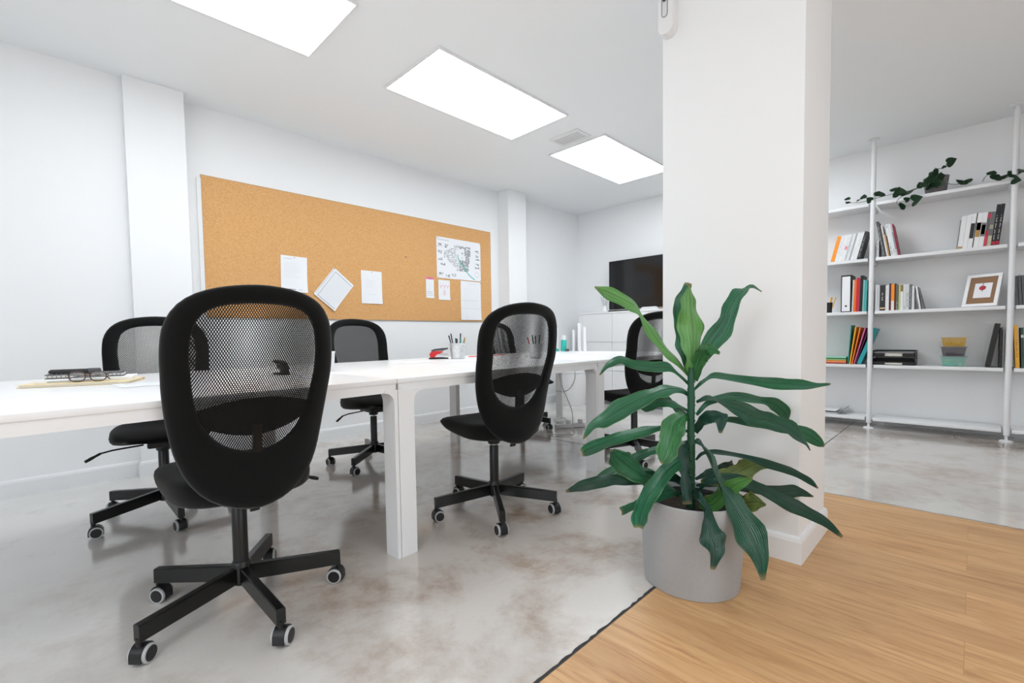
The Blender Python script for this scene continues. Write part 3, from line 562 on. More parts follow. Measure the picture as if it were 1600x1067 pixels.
paper('spiral_sheet', (1.893, 1.530), .235, .31, math.radians(39), 'tilted punched form hanging diamond-wise on the cork board', 'paper', [(.03, .03+.042*k, .055, .045+.042*k, 'inkdark') for k in range(22)]+[(.12, .06, .95, .075, 'ink'), (.12, .94, .95, .955, 'ink')]+[(.12, .1+.04*k, .95, .105+.04*k, 'inklight') for k in range(21)]+[(.12, .06, .16, .95, 'inklight')], .01, pins=((.03, .02),))
paper('notice', (2.151, 1.530), .217, .306, 0.0, 'white notice held by a pin at its top middle, second upright sheet', 'paper', lines(.25, .7, .3, .5, 7, 'inklight')+[(.3, .72, .72, .725, 'inklight')], .006)
# town plan: blocks of streets with a river
pr = [(.03, .05, .27, .075, 'inklight')]
for (a, b, w_, h_) in ((.02, .16, .1, .09), (.17, .15, .12, .1), (.02, .32, .1, .09), (.03, .5, .1, .08), (.08, .62, .12, .07), (.04, .86, .1, .07), (.18, .89, .11, .08), (.31, .86, .12, .1), (.87, .2, .1, .08), (.87, .32, .1, .07), (.88, .42, .09, .03), (.87, .54, .1, .05), (.86, .62, .11, .06)):
    mt = 'teal' if (a, b) == (.87, .32) else 'inkdark'
    for k in range(14):
        uu, vv = a+random.random()*w_*.8, b+random.random()*h_*.8
        pr.append((uu, vv, uu+.018, vv+.014, mt if random.random() < .5 else 'ink'))
for i in range(26):
    for j in range(30):
        u, v = .16+.023*i, .13+.022*j
        top = .30-.55*(u-.2) if u < .38 else .14
        bot = .52+.9*(u-.2) if u < .42 else (.82-.1*(u-.42))
        if v < top or v > bot or u > .78-.12*v: continue
        gap = .42 < u < .6 and .2 < v < .5
        if random.random() < (.82 if gap else (.28 if u < .5 else .18)): continue
        if u < .5: w2, h2 = .010+random.random()*.008, .010+random.random()*.007
        else: w2, h2 = .017, .017
        pr.append((u, v, u+w2, v+h2, 'inkdark' if u > .5 or random.random() < .5 else 'ink'))
def quadstrip(pts, w, mt): return [(a[0]-w, min(a[1], b[1]), max(a[0], b[0])+w, max(a[1], b[1]), mt) for a, b in zip(pts, pts[1:])]
riv = [(.47+.003*k+.0004*k*k-.018*math.sin(k*.35), .36+.0225*k) for k in range(28)]
pr += quadstrip(riv, .0055, 'teal')
for k in range(24):
    a = 2*PI*k/24; pr.append((.905+.045*math.cos(a), .83+.065*math.sin(a), .911+.045*math.cos(a), .838+.065*math.sin(a), 'ink'))
paper('town_map', (3.03, 1.963), .628, .434, 0.0, 'large town plan with grey blocks and teal river on the cork board', 'map', pr, .003, pins=((.015, .03), (.985, .03), (.02, .97), (.985, .97)))
paper('leaflet', (2.885, 1.524), .102, .215, 0.0, 'narrow leaflet with a purple banner at its head, below the map', 'leaflet', [(0, .0, 1, .1, 'pink'), (.1, .02, .9, .06, 'inklight')]+lines(.15, .8, .25, .62, 9)+[(.1, .7, .8, .71, 'inkdark'), (.1, .78, .9, .79, 'ink'), (.1, .86, .9, .87, 'ink')], .003)
pv = []
for c0 in (.12, .40, .68):
    for k in range(6):
        pv += [(c0+.02*k, .24+.02*k, c0+.02*k+.02, .27+.02*k, 'pink'), (c0+.22-.02*k, .24+.02*k, c0+.24-.02*k, .27+.02*k, 'pink')]
    pv.append((c0+.11, .35, c0+.13, .42, 'pink'))
pv += [(.42, .55, .6, .57, 'pink'), (.58, .57, .61, .63, 'pink'), (.5, .62, .6, .64, 'pink'), (.45, .64, .5, .7, 'pink'), (.4, .72, .64, .74, 'pink'), (.4, .46, .6, .47, 'pink')]
paper('pink_note', (3.045, 1.509), .156, .212, 0.0, 'small note with hand-drawn pink marks under the map', 'note', pv, .005, pins=())
paper('timetable', (3.352, 1.520), .302, .432, 0.0, 'tall white table sheet pinned below the right half of the map', 'paper', [(.35, .065, .78, .072, 'inklight')]+lines(.15, .9, .2, .62, 9, 'inklight', .003, .6)+[(.06, .5, .95, .503, 'ink'), (.06, .7, .95, .703, 'ink'), (.27, .87, .33, .873, 'ink'), (.29, .9, .31, .96, 'inklight')], .006, pins=((.97, .03),))
tag(new('push_pin', L([(.006, -.014), (.006, -.011), (.003, -.010), (.003, -.0005)], 12, (0, 0, 0), 'Y'), M['darkgrey'], loc=(2.644, YC-.011, 1.701)), 'single dark push pin stuck alone in the bare cork', 'pin')

# ================================================================== desks
DA = math.radians(3.2); DD = Vector((math.cos(DA), math.sin(DA), 0)); DN = Vector((-math.sin(DA), math.cos(DA), 0)); DP = Vector((1.015, 1.60, 0))
DH, DL, DW = .731, 1.557, 1.415
def on_desk(x, y, z=0.0): return Vector((x, y, DH+z))
def desk(k, label):
    e = empty('desk', DP+DD*(1.56*k+.0015), label, 'desk', 'white desks joined in one row', DA)
    new('tabletop', B(bounds(0, DL, 0, DW, DH-.020, DH), bev=.004), M['desk'], e)
    bm = bmesh.new()
    for b in (bounds(.004, DL-.004, .004, .026, DH-.054, DH-.020), bounds(.004, DL-.004, DW-.026, DW-.004, DH-.054, DH-.020), bounds(.004, .026, .026, DW-.026, DH-.054, DH-.020), bounds(DL-.026, DL-.004, .026, DW-.026, DH-.054, DH-.020)): box(bm, *b)
    new('apron', bm, M['deskleg'], e, smooth=0)
    def leg(x, y, sx, sy):
        """L-shaped leg with a curved gusset under the apron; sx, sy point into the desk"""
        bm = bmesh.new(); zt = DH-.020; f, d, th = .078, .06, .02
        def arch(c, w, plane, at, s):
            z1 = DH-.054; r = .045
            pts = [(c, 0), (c+s*w, 0), (c+s*w, z1-r)]
            for q in range(1, 7):
                a = PI/2*q/6; pts.append((c+s*(w+r-r*math.cos(a)), z1-r+r*math.sin(a)))
            pts += [(c+s*(w+r), z1+.01), (c, z1+.01)]
            prism(bm, pts, at[0], at[1], plane)
        if sx > 0:
            arch(x, f, 'XZ', sorted((y, y+sy*th)), sx); arch(y+sy*.0006, d, 'YZ', sorted((x+sx*.0006, x+sx*(th-.0006))), sy)
        else:
            arch(x, .016, 'XZ', sorted((y, y+sy*th)), sx); arch(y+sy*.0006, .08, 'YZ', sorted((x+sx*.0006, x+sx*.0154)), sy)
        o = new('leg', bm, M['deskleg'], e, smooth=20)
        new('foot_pad', B(((x+sx*(.02 if sx > 0 else .008), y+sy*.025, .002), (.012, .03, .004))), M['darkgrey'], o, smooth=0)
    leg(0, 0, 1, 1); leg(DL, 0, -1, 1); leg(0, DW, 1, -1); leg(DL, DW, -1, -1)
    return e
desk(-1, 'nearest white desk, with glasses and folders lying on it')
desk(0, 'middle white desk carrying the metal bucket of pens and red stapler')
desk(1, 'farthest white desk, standing behind the tall green plant')

# ================================================================== office chairs
OUT = [(0, .0), (.004, .06), (.014, .118), (.034, .172), (.068, .210), (.12, .233), (.19, .2385), (.28, .236), (.37, .227), (.465, .211), (.54, .189), (.593, .158), (.635, .11), (.658, .055), (.667, 0)]
INN = [(.054, .0), (.056, .06), (.063, .105), (.078, .138), (.102, .160), (.145, .171), (.20, .175), (.28, .169), (.34, .159), (.40, .140), (.445, .110), (.475, .068), (.487, .03), (.49, 0)]
BH = .667
def full(prof, cs=.26, n=72):
    """outline sampled by polar angle about (0, cs): list of (x, s)"""
    poly = [(w, s) for s, w in prof]+[(-w, s) for s, w in reversed(prof[1:-1])]
    out = []
    for k in range(n):
        a = 2*PI*k/n; dx, dy = math.cos(a), math.sin(a); best = None
        for (x1, y1), (x2, y2) in zip(poly, poly[1:]+poly[:1]):
            ex, ey = x2-x1, y2-y1; den = dx*ey-dy*ex
            if abs(den) < 1e-12: continue
            qx, qy = x1, y1-cs; t = (qx*ey-qy*ex)/den; u = (qx*dy-qy*dx)/den
            if t > 0 and -1e-6 <= u <= 1+1e-6: best = t if best is None else min(best, t)
        out.append((dx*best, cs+dy*best))
    sm = [((out[k-1][0]+2*out[k][0]+out[(k+1) % n][0])/4, (out[k-1][1]+2*out[k][1]+out[(k+1) % n][1])/4) for k in range(n)]
    return sm
def bend(x, s, off=0.0):
    """(x, drop from top) on the curved back shell -> local point, z from the back's bottom"""
    t = 1-s/BH
    y = -.205-.085*t**1.3+.028*math.sin(PI*min(1, t*1.6))+1.0*x*x*(0.6+.4*t)+off
    return Vector((x, y, BH-s))
FO, FI = full(OUT), full(INN)
def make_back():
    bm = bmesh.new(); n = len(FO); K = 12; rings = []
    for k in range(n):
        (xo, so), (xi, si) = FO[k], FI[k]; ring = []
        wd = math.hypot(xo-xi, so-si)
        for j in range(K):
            a = 2*PI*j/K; ca, sa = math.cos(a), math.sin(a)
            ca = math.copysign(abs(ca)**.75, ca); sa = math.copysign(abs(sa)**.8, sa)
            m = .5-.5*ca     # 0 outer, 1 inner
            m = .5+(m-.5)
            x = xo+(xi-xo)*m; s = so+(si-so)*m
            th = .020 if wd < .1 else .022
            ring.append(bend(x, s, sa*th))
        rings.append(ring)
    V = [[bm.verts.new(p) for p in r] for r in rings]
    for i in range(n):
        a, b = V[i], V[(i+1) % n]
        for j in range(K): bm.faces.new((a[j], a[(j+1) % K], b[(j+1) % K], b[j]))
    bmesh.ops.recalc_face_normals(bm, faces=bm.faces[:])
    return bm
def make_net(off):
    bm = bmesh.new(); n = len(FI); c = (0, .26); R = 8
    prev = None; cen = bm.verts.new(bend(0, .26, off))
    for r in range(1, R+1):
        f = r/R*1.015; ring = [bm.verts.new(bend(x*f, c[1]+(s-c[1])*f, off)) for x, s in FI]
        for k in range(n):
            if prev is None: bm.faces.new((cen, ring[k], ring[(k+1) % n]))
            else: bm.faces.new((prev[k], ring[k], ring[(k+1) % n], prev[(k+1) % n]))
        prev = ring
    return bm
def seat_ring(f, z, fz=0.0):
    out = []; n = 48
    for k in range(n):
        a = 2*PI*k/n; ca, sa = math.cos(a), math.sin(a); p = 2/3.4
        x = .210*math.copysign(abs(ca)**p, ca); y = .05+.255*math.copysign(abs(sa)**p, sa)
        if y > .05: x *= 1-.10*((y-.05)/.255)**2
        x *= f; y = .05+(y-.05)*f
        out.append((x, y, z(y) if callable(z) else z))
    return out
def make_chair_proto():
    e = empty('office_chair', (0, 0, 0), '', 'office chair', 'black mesh-back office chairs at the white desks')
    # base: five sloping legs each with a twin caster
    for k in range(5):
        a = 2*PI*k/5; rot = Matrix.Rotation(a, 4, 'Z'); bm = bmesh.new()
        sec = [(.018, .088, .140), (.12, .080, .131), (.25, .071, .120), (.318, .066, .114)]
        rings = [[(x, s*.0135, z) for s, z in ((-1, z0), (1, z0), (1, z1-.003), (.75, z1), (-.75, z1), (-1, z1-.003))] for x, z0, z1 in sec]
        loft(bm, rings); bm.transform(rot)
        lg = new('leg', bm, M['blackmetal'], e, smooth=25)
        bm = bmesh.new(); ca = random.Random(k*7+3).uniform(-.9, .9); m2 = rot @ Matrix.Translation((.312, 0, 0)) @ Matrix.Rotation(ca+PI, 4, 'Z')
        lathe(bm, [(.009, .05), (.009, .075)], 10)
        # hood
        hood = [(.008+.028*math.cos(q), .028+.029*math.sin(q)) for q in [PI*j/10 for j in range(11)]]
        prism(bm, hood+[(-.02, .012), (.036, .012)], -.017, .017, 'XZ'); bm.transform(m2)
        cs = new('caster', bm, M['blackplastic'], e if False else lg, smooth=30)
        bm = bmesh.new()
        for s in (-1, 1):
            lathe(bm, [(.001, s*.026), (.0205, s*.026), (.0215, s*.0245)], 20, (.010, 0, .026), 'Y', 1)
            lathe(bm, [(.0212, s*.0255), (.0248, s*.0255), (.026, s*.024), (.026, s*.013), (.022, s*.011)] if s > 0 else [(.022, -.011), (.026, -.013), (.026, -.024), (.0248, -.0255), (.0212, -.0255)], 20, (.010, 0, .026), 'Y', 0)
        bm.transform(m2); new('wheel', bm, None, lg, smooth=30, mats=[M['tyre'], M['blackplastic']])
    new('hub', L([(.024, .078), (.028, .082), (.030, .10), (.030, .150), (.026, .156)], 24), M['blackmetal'], e)
    new('gas_lift', L([(.0235, .09), (.0235, .335), (.021, .34)], 24), M['blackmetal'], e)
    # everything above rides on the lift (z from the seat-top datum 0)
    up = []
    up.append(new('piston', L([(.012, -.30), (.012, -.09)], 16), M['chrome'], e))
    bm = bmesh.new(); box(bm, (0, .0, -.095), (.13, .18, .03), .01); box(bm, (0, -.11, -.095), (.06, .14, .018), .006); lathe(bm, [(.03, -.135), (.034, -.11), (.034, -.09)], 20)
    up.append(new('mechanism', bm, M['blackplastic'], e))
    bm = bmesh.new()
    bot = lambda y: -.078+.034*max(0, (y+.05)/.32)**1.2
    def top(y): return -.003-.020*max(0, (y-.12)/.15)**2+.006*max(0, -(y+.05)/.2)
    rings = [seat_ring(.86, lambda y: bot(y)-.004), seat_ring(.94, bot), seat_ring(.985, lambda y: bot(y)+.012), seat_ring(1.0, lambda y: (bot(y)+top(y))/2), seat_ring(.985, lambda y: top(y)-.013), seat_ring(.94, lambda y: top(y)-.004), seat_ring(.85, top), seat_ring(.5, lambda y: top(y)-.002), seat_ring(.15, lambda y: top(y)-.004)]
    loft(bm, rings); up.append(new('seat', bm, M['fabric'], e, smooth=60))
    bm = T([(.08, .0, -.1), (.2, .02, -.105), (.25, .035, -.112)], .0042, 8)
    lv = new('lever', bm, M['blackmetal'], e); up.append(lv)
    new('lever_grip', T([(.245, .034, -.111), (.275, .05, -.125), (.300, .062, -.137)], [.006, .0075, .007], 10, 6), M['blackplastic'], lv)
    bz = -.105
    def at(o): o.location.z = bz; return o
    bf = new('back_frame', make_back(), M['fabric'], e, smooth=70); at(bf); up.append(bf)
    nt = new('back_net', make_net(-.010), M['net'], e, smooth=80); at(nt); up.append(nt)
    nf = new('front_net', make_net(.012), M['net'], e, smooth=80); at(nf); up.append(nf)
    # padded lumbar band across the opening
    bm = bmesh.new(); N = 20; rings = []
    for i in range(N+1):
        q = -1+2*i/N; x = .162*q
        t0 = .355-.028*(1-q*q)+.0*q; t1 = .392+.050*(1-q*q)
        ring = []
        for j in range(10):
            a = 2*PI*j/10; m = .5-.5*math.cos(a); s = t0+(t1-t0)*m
            ring.append(bend(x, s, .001+.009*math.sin(a)))
        rings.append(ring)
    loft(bm, rings); lb = new('lumbar_pad', bm, M['fabric2'], e, smooth=60); at(lb); up.append(lb)
    bm = bmesh.new(); prev = None
    pts = [bend(0, s, .0) for s in (.38, .44, .52, .60)]; pts.append(Vector((0, -.15, -.02)))
    rings = [[p+Vector((sx, sy, 0)) for sx, sy in ((-.013, -.006), (.013, -.006), (.013, .006), (-.013, .006))] for p in pts]
    loft(bm, rings); bs = new('back_support', bm, M['blackmetal'], e, smooth=30); at(bs); up.append(bs)
    ups = set(o.name for o in up)
    return e, up
CH, CUP = make_chair_proto()
CUPZ = {o.data.name: o.location.z for o in CUP}
def place_chair(x, y, heading, base, seat, label, root=None):
    """heading: the way the sitter faces; base: turn of the five legs; seat: height of the seat top"""
    e = root or copy_tree(CH)
    e.location = (x, y, 0); e.rotation_euler = (0, 0, heading-PI/2); e['label'] = label
    for c in e.children:
        if c.data.name in CUPZ: c.location.z = CUPZ[c.data.name]+seat
        elif c.name.split('.')[0] in ('leg', 'hub'): c.rotation_euler.z = base-(heading-PI/2)
    return e
D = math.radians
chairs = [
 (.452, 1.702, D(91.5), D(-15.4), .488, 'large black mesh-back office chair nearest the camera, seen from behind'),
 (1.640, 1.700, D(83), D(16), .485, 'angled black office chair at the near side of the middle desk, seen from behind'),
 (1.690, 2.990, D(268), D(215), .485, 'black mesh-back office chair across the middle desk, left of the bucket of pens'),
 (.430, 2.900, D(262), D(200), .475, 'leftmost black office chair, on the far side of the nearest desk'),
 (3.390, 3.100, D(286), D(-82), .480, 'black office chair mostly hidden behind the angled chair at the middle desk'),
 (3.083, 1.716, D(70), D(290), .485, 'black office chair cut off by the pillar, behind the tall green plant'),
]
for i, c in enumerate(chairs[1:]): place_chair(*c)
place_chair(*chairs[0], root=CH)

# ================================================================== tall plant in the grey pot
PC = Vector((1.66, .70, 0))
plant = empty('potted_dracaena', PC, 'tall green dracaena with drooping strap leaves in a round grey pot', 'plant')
new('pot', L([(.155, 0), (.160, .004), (.168, .12), (.172, .30), (.171, .308), (.163, .310), (.160, .305), (.158, .262)], 56), M['pot'], plant)
new('liner', L([(.156, .262), (.157, .29), (.152, .292), (.148, .285), (.146, .262)], 40), M['blackplastic'], plant)
new('soil', L([(.001, .262), (.08, .266), (.156, .262)], 40), M['soil'], plant)
st = [(1.66, .70, .26), (1.662, .702, .36), (1.661, .70, .45), (1.658, .70, .55), (1.657, .699, .66), (1.656, .70, .73), (1.658, .70, .77)]
bm = tube(bmesh.new(), [Vector(p)-PC for p in st], [.0155, .0145, .0135, .0125, .0125, .011, .008], 12, 40)
for k in range(16):
    z = .30+k*.028; lathe(bm, [(.0135, -.003), (.0165-.003*k/16, 0), (.0135, .003)], 12, (0, 0, z))
new('stem', bm, M['stem'], plant, smooth=50)
def blade(spine, side, seed=0, n=30, fold=.32, thick=.0006):
    """strap leaf: spine points and half-width vectors, folded along the midrib with a gently wavy edge"""
    P = catmull(spine, n); S = catmull(side, n); rnd = random.Random(seed); ph = rnd.random()*6; bm = bmesh.new(); uvl = bm.loops.layers.uv.new('UVMap'); rows = []
    us = [-1, -.72, -.4, 0, .4, .72, 1]
    for i, (p, s) in enumerate(zip(P, S)):
        t = (P[min(i+1, n)]-P[max(i-1, 0)]).normalized(); nr = t.cross(s)
        nr = nr.normalized() if nr.length > 1e-9 else Vector((0, 0, 1)); s = s*(1+.10*math.sin(i*.55+ph*2)+.05*math.sin(i*1.3+ph)); w = s.length; row = []
        for u in us:
            wav = .15*w*math.sin(i*.9+ph+u*2.0)*abs(u)**2
            q = p+s*u+nr*(abs(u)*w*fold+wav)
            row.append((q, nr))
        rows.append(row)
    V0 = [[bm.verts.new(q) for q, nr in r] for r in rows]; V1 = [[bm.verts.new(q-nr*thick) for q, nr in r] for r in rows]; m = len(us)
    def face(a, b, c, d, uv):
        f = bm.faces.new((a, b, c, d))
        for lp, x in zip(f.loops, uv): lp[uvl].uv = x
    for i in range(n):
        for j in range(m-1):
            uv = [(j/(m-1), i/n), ((j+1)/(m-1), i/n), ((j+1)/(m-1), (i+1)/n), (j/(m-1), (i+1)/n)]
            face(V0[i][j], V0[i][j+1], V0[i+1][j+1], V0[i+1][j], uv)
            face(V1[i+1][j], V1[i+1][j+1], V1[i][j+1], V1[i][j], [uv[3], uv[2], uv[1], uv[0]])
        for j, k in ((0, 0), (m-1, m-1)):
            uv = [(j/(m-1), i/n)]*2+[(j/(m-1), (i+1)/n)]*2
            face(V0[i][j], V1[i][j], V1[i+1][j], V0[i+1][j], uv) if j == 0 else face(V0[i+1][j], V1[i+1][j], V1[i][j], V0[i][j], uv)
    return bm
for i, (mt, sp, sd, lab) in enumerate(PLANT_LEAVES):
    sp = [Vector(p)-PC for p in sp]
    o = new('leaf', blade(sp, [Vector(s) for s in sd], i), M[mt], plant, smooth=50)
    if lab: o['label'] = lab

# ================================================================== shelving along the right wall
SXF, SXB = 5.425, 5.70
LV = [.098, .583, 1.072, 1.552, 2.045]          # tops of the boards
PYS = [1.515, .660, -.195, -1.05]
sh = empty('shelving_unit', (5.44, .23, 0), 'white shelving unit of round posts and open boards between floor and ceiling', 'shelves')
def rel(o): o.location = Vector(o.location)-Vector((5.44, .23, 0)); return o
for y in PYS:
    p = rel(new('post', L([(.010, .012), (.010, .045), (.019, .05), (.019, 2.57), (.014, 2.575), (.014, 2.60)], 20, (5.44, y, 0)), M['shelf'], sh))
    new('foot', L([(.040, 0), (.040, .006), (.030, .012), (.010, .014)], 24, (5.44, y, 0)), M['shelf'], p)
    new('ceiling_plate', L([(.016, 2.590), (.042, 2.600), (.042, 2.607)], 24, (5.44, y, 0)), M['shelf'], p)
    for z in LV: new('bracket', B(bounds(5.43, 5.69, y-.012, y+.012, z-.055, z-.026), bev=.003), M['shelf'], p)
for ya, yb in zip(PYS[1:], PYS):
    for z in LV:
        rel(new('shelf_board', B(bounds(SXF, SXB, ya+.028, yb-.028, z-.028, z), bev=.003), M['shelf'], sh))
SHZ = dict(enumerate(LV))
SX = 5.452   # where the spines stand

def book(y, w, h, lvl, col, label, tilt=0.0, d=.17, cat='book', band=None, name='book', group=None, cover=None, x=SX, pages=True, lift=0, strip=None, extra=None):
    """book or folder: y is the +Y (photo left) foot of its spine; tilt > 0 leans it towards the photo's right"""
    z = SHZ[lvl]+.001+lift
    e = empty(name, (x, y if tilt <= 0 else y-w, z), label, cat, group); e.rotation_euler = (tilt, 0, 0)
    a, b = (-w, 0) if tilt <= 0 else (0, w)      # local extent along Y, pivot on the foot it leans over
    m = cmat(col); bm = bmesh.new(); t = min(.003, w*.2)
    box(bm, *bounds(0, t, a, b, 0, h)); box(bm, *bounds(t, d, a, a+t, 0, h)); box(bm, *bounds(t, d, b-t, b, 0, h))
    new('cover', bm, m, e, smooth=0)
    if pages and w > .004: new('pages', B(bounds(t, d-.004, a+t, b-t, .003, h-.004)), M['pages'], e, smooth=0)
    if band:
        for (z0, z1, c) in band: new('spine_band', B(bounds(-.0008, .0002, a+w*.06, b-w*.06, h*z0, h*z1)), cmat(c), e, smooth=0)
    if strip:
        bm = bmesh.new(); z0, z1, c = strip; n = int((z1-z0)*h/.009)
        for k in range(n):
            if k % 5 == 4: continue
            box(bm, *bounds(-.0009, .0002, a+w*(.36+.06*(k % 3)), b-w*.34, z0*h+k*.009, z0*h+k*.009+.0055))
        new('spine_title', bm, cmat(c), e, smooth=0)
    return e
WT = (232, 233, 234)
# --- second shelf from the top, left bay: leaning row of white volumes
TL = math.radians(13)
y = .972
row = [(.030, .238, (246, 152, 44), 'orange book leaning at the left end of the upper left shelf', None, None),
 (.026, .240, (228, 230, 234), 'white book touching the orange book on the upper left shelf', None, (.3, .8, (190, 196, 206))),
 (.020, .242, (236, 236, 238), 'second white book right of the leaning orange book', None, (.2, .7, (204, 200, 204))),
 (.024, .243, WT, 'third white book right of the leaning orange book, with a pink mark on its spine', [(.42, .56, (228, 150, 160))], (.6, .9, (206, 206, 210))),
 (.014, .244, (206, 208, 212), 'thin grey book in the middle of the leaning white row', None, (.1, .9, (150, 154, 160))),
 (.016, .245, (232, 232, 234), 'thin white book right after the thin grey one', None, (.3, .6, (170, 172, 176))),
 (.012, .246, (170, 172, 176), 'narrow grey booklet between white books on the upper left shelf', None, None),
 (.020, .247, (238, 238, 240), 'white book two places left of the leaning black book', None, (.15, .5, (206, 208, 212))),
 (.024, .250, (234, 235, 236), 'white book leaning directly on the black book beside the post', None, (.5, .9, (214, 214, 218))),
 (.024, .252, (44, 44, 46), 'black book at the right end of the leaning white row', None, (.1, .85, (170, 170, 172)))]
for w, h, c, lab, bnd, stp in row:
    book(y, w, h, 3, c, lab, TL, band=bnd, strip=stp); y -= w+.0015
# --- middle bay, leaning to the left against the post
y = .630
for w, h, c, lab, tl, bnd, stp in [
 (.016, .15, (228, 228, 230), 'small white patterned book against the post, under the leaning grey volume', 0, None, (.1, .9, (90, 92, 94)))]:
    book(y, w, h, 3, c, lab, tl, band=bnd, strip=stp)
y = .584
for w, h, c, lab, bnd, stp in [
 (.022, .325, (84, 86, 88), 'tall dark grey book leaning left on the post in the middle bay', None, (.05, .9, (196, 198, 200))),
 (.010, .290, (60, 58, 58), 'thin black book right beside the tall dark grey leaning book', None, None),
 (.014, .286, (226, 222, 218), 'cream book with a narrow red title, leaning left near the post', None, (.5, .9, (180, 90, 84))),
 (.012, .200, (196, 160, 112), 'short tan book leaning left in the middle bay', None, None),
 (.010, .180, (54, 40, 36), 'short dark brown book leaning left next to the tan one', None, None),
 (.024, .290, (236, 236, 238), 'wide white book with a small lilac label at the top of its spine', [(.88, .95, (206, 200, 226))], (.05, .45, (60, 62, 64))),
 (.020, .286, (230, 231, 233), 'white book between the lilac-labelled book and the grey-banded one', None, (.1, .25, (40, 40, 42))),
 (.014, .292, (198, 202, 204), 'pale book with a broad grey band halfway up its spine', [(.2, .72, (150, 154, 158))], None),
 (.012, .285, (148, 24, 56), 'crimson book closing the row that leans left', None, None)]:
    w *= .74; book(y, w, h, 3, c, lab, -math.radians(9.5), band=bnd, strip=stp); y -= w*1.02+.001
# --- right end of the middle bay
y = .118
for w, h, c, lab, bnd, stp in [
 (.006, .235, (130, 130, 132), 'thin grey booklet at the left end of the picture-spine row', None, None),
 (.030, .262, (230, 231, 233), 'first white volume of the picture-spine row, gold strip at its foot', [(.0, .07, (190, 150, 96))], None),
 (.026, .268, (234, 235, 236), 'second white volume of the picture-spine row, no picture on it', None, None),
 (.026, .270, (234, 235, 236), 'white volume with the dark left part of the shared picture on its spine', [(.28, .72, (44, 40, 40))], None),
 (.005, .276, (50, 50, 52), 'very thin black booklet standing in the picture-spine row', None, None),
 (.028, .270, (236, 236, 238), 'white volume with the gold and crimson part of the picture on its spine', [(.3, .72, (178, 138, 70)), (.5, .72, (120, 24, 44))], None),
 (.026, .270, (234, 235, 237), 'white volume with a small grey framed panel on its spine', [(.3, .7, (120, 122, 124)), (.36, .64, (196, 198, 200))], None),
 (.018, .268, (96, 92, 92), 'grey volume with red blocks on its spine', [(.0, .3, (204, 60, 84)), (.3, .45, (190, 24, 56)), (.82, .95, (200, 50, 80))], None),
 (.022, .266, (104, 104, 106), 'mottled grey volume left of the two tall black ones', [(.0, .3, (190, 186, 160)), (.5, .62, (164, 160, 140))], None),
 (.022, .318, (22, 22, 24), 'left one of the two tall black volumes with white lettering', [(.02, .1, (176, 26, 54))], (.15, .75, (196, 196, 198))),
 (.022, .318, (20, 20, 22), 'right one of the two tall black volumes, next to the right post', [(.02, .1, (176, 26, 54))], (.15, .75, (196, 196, 198)))]:
    book(y, w, h, 3, c, lab, math.radians(5), band=bnd, strip=stp); y -= w+.001
# --- third shelf: binder and folders in the left bay
e = empty('lever_arch_binder', (SX, .886, LV[2]+.001), 'white and black lever arch binder with a finger hole in its spine', 'binder')
bm = bmesh.new(); box(bm, *bounds(0, .004, -.078, 0, 0, .345)); box(bm, *bounds(.004, .22, -.078, -.074, 0, .345)); box(bm, *bounds(.004, .22, -.004, 0, 0, .345))
new('cover', bm, M['blackplastic'], e, smooth=0); new('spine_label', B(bounds(-.0012, .0004, -.070, -.008, .008, .332)), M['paper'], e, smooth=0)
new('finger_hole', L([(.0085, -.0025), (.0085, 0)], 20, (0, -.040, .056), 'X'), M['blackplastic'], e, smooth=0)
new('paper_stack', B(bounds(.006, .215, -.072, -.006, .004, .31)), M['pages'], e, smooth=0)
y = .803
for w, h, c, lab in [(.012, .296, (206, 204, 200), 'pale clear folder standing against the black binder'), (.016, .296, (240, 112, 36), 'orange plastic folder right of the binder'),
 (.016, .312, (206, 32, 42), 'bright red folder between the orange and the crimson folders'), (.008, .306, (180, 60, 90), 'crimson folder beside the tall black folder'), (.022, .330, (28, 26, 28), 'tall black folder between the red and teal folders'),
 (.008, .288, (150, 200, 196), 'pale green folder on the left of the teal one'), (.020, .284, (72, 168, 166), 'teal folder touching the post on the third shelf')]:
    book(y, w, h, 2, c, lab, math.radians(1.2), cat='folder', name='folder', d=.2, pages=False); y -= w+.001
e = empty('pencil_cup', (5.50, .985, LV[2]+.001), 'black desk cup with yellow pens half hidden by the pillar edge', 'pen cup')
new('cup', L([(.022, 0), (.028, .10), (.026, .10), (.020, .004)], 20), M['blackplastic'], e)
for k, (dx, dy) in enumerate(((.0, -.012), (.01, .008), (-.01, 0))):
    pz = empty('pen', (5.50+dx, .985+dy, LV[2]+.006), 'yellow pen standing in the black cup beside the pillar', 'pen', 'yellow pens in the black cup'); pz.rotation_euler = (.28-.1*k, .1*k, 0)
    new('barrel', L([(.002, 0), (.0045, .01), (.0045, .145), (.003, .15)], 10), cmat((240, 178, 40)), pz)
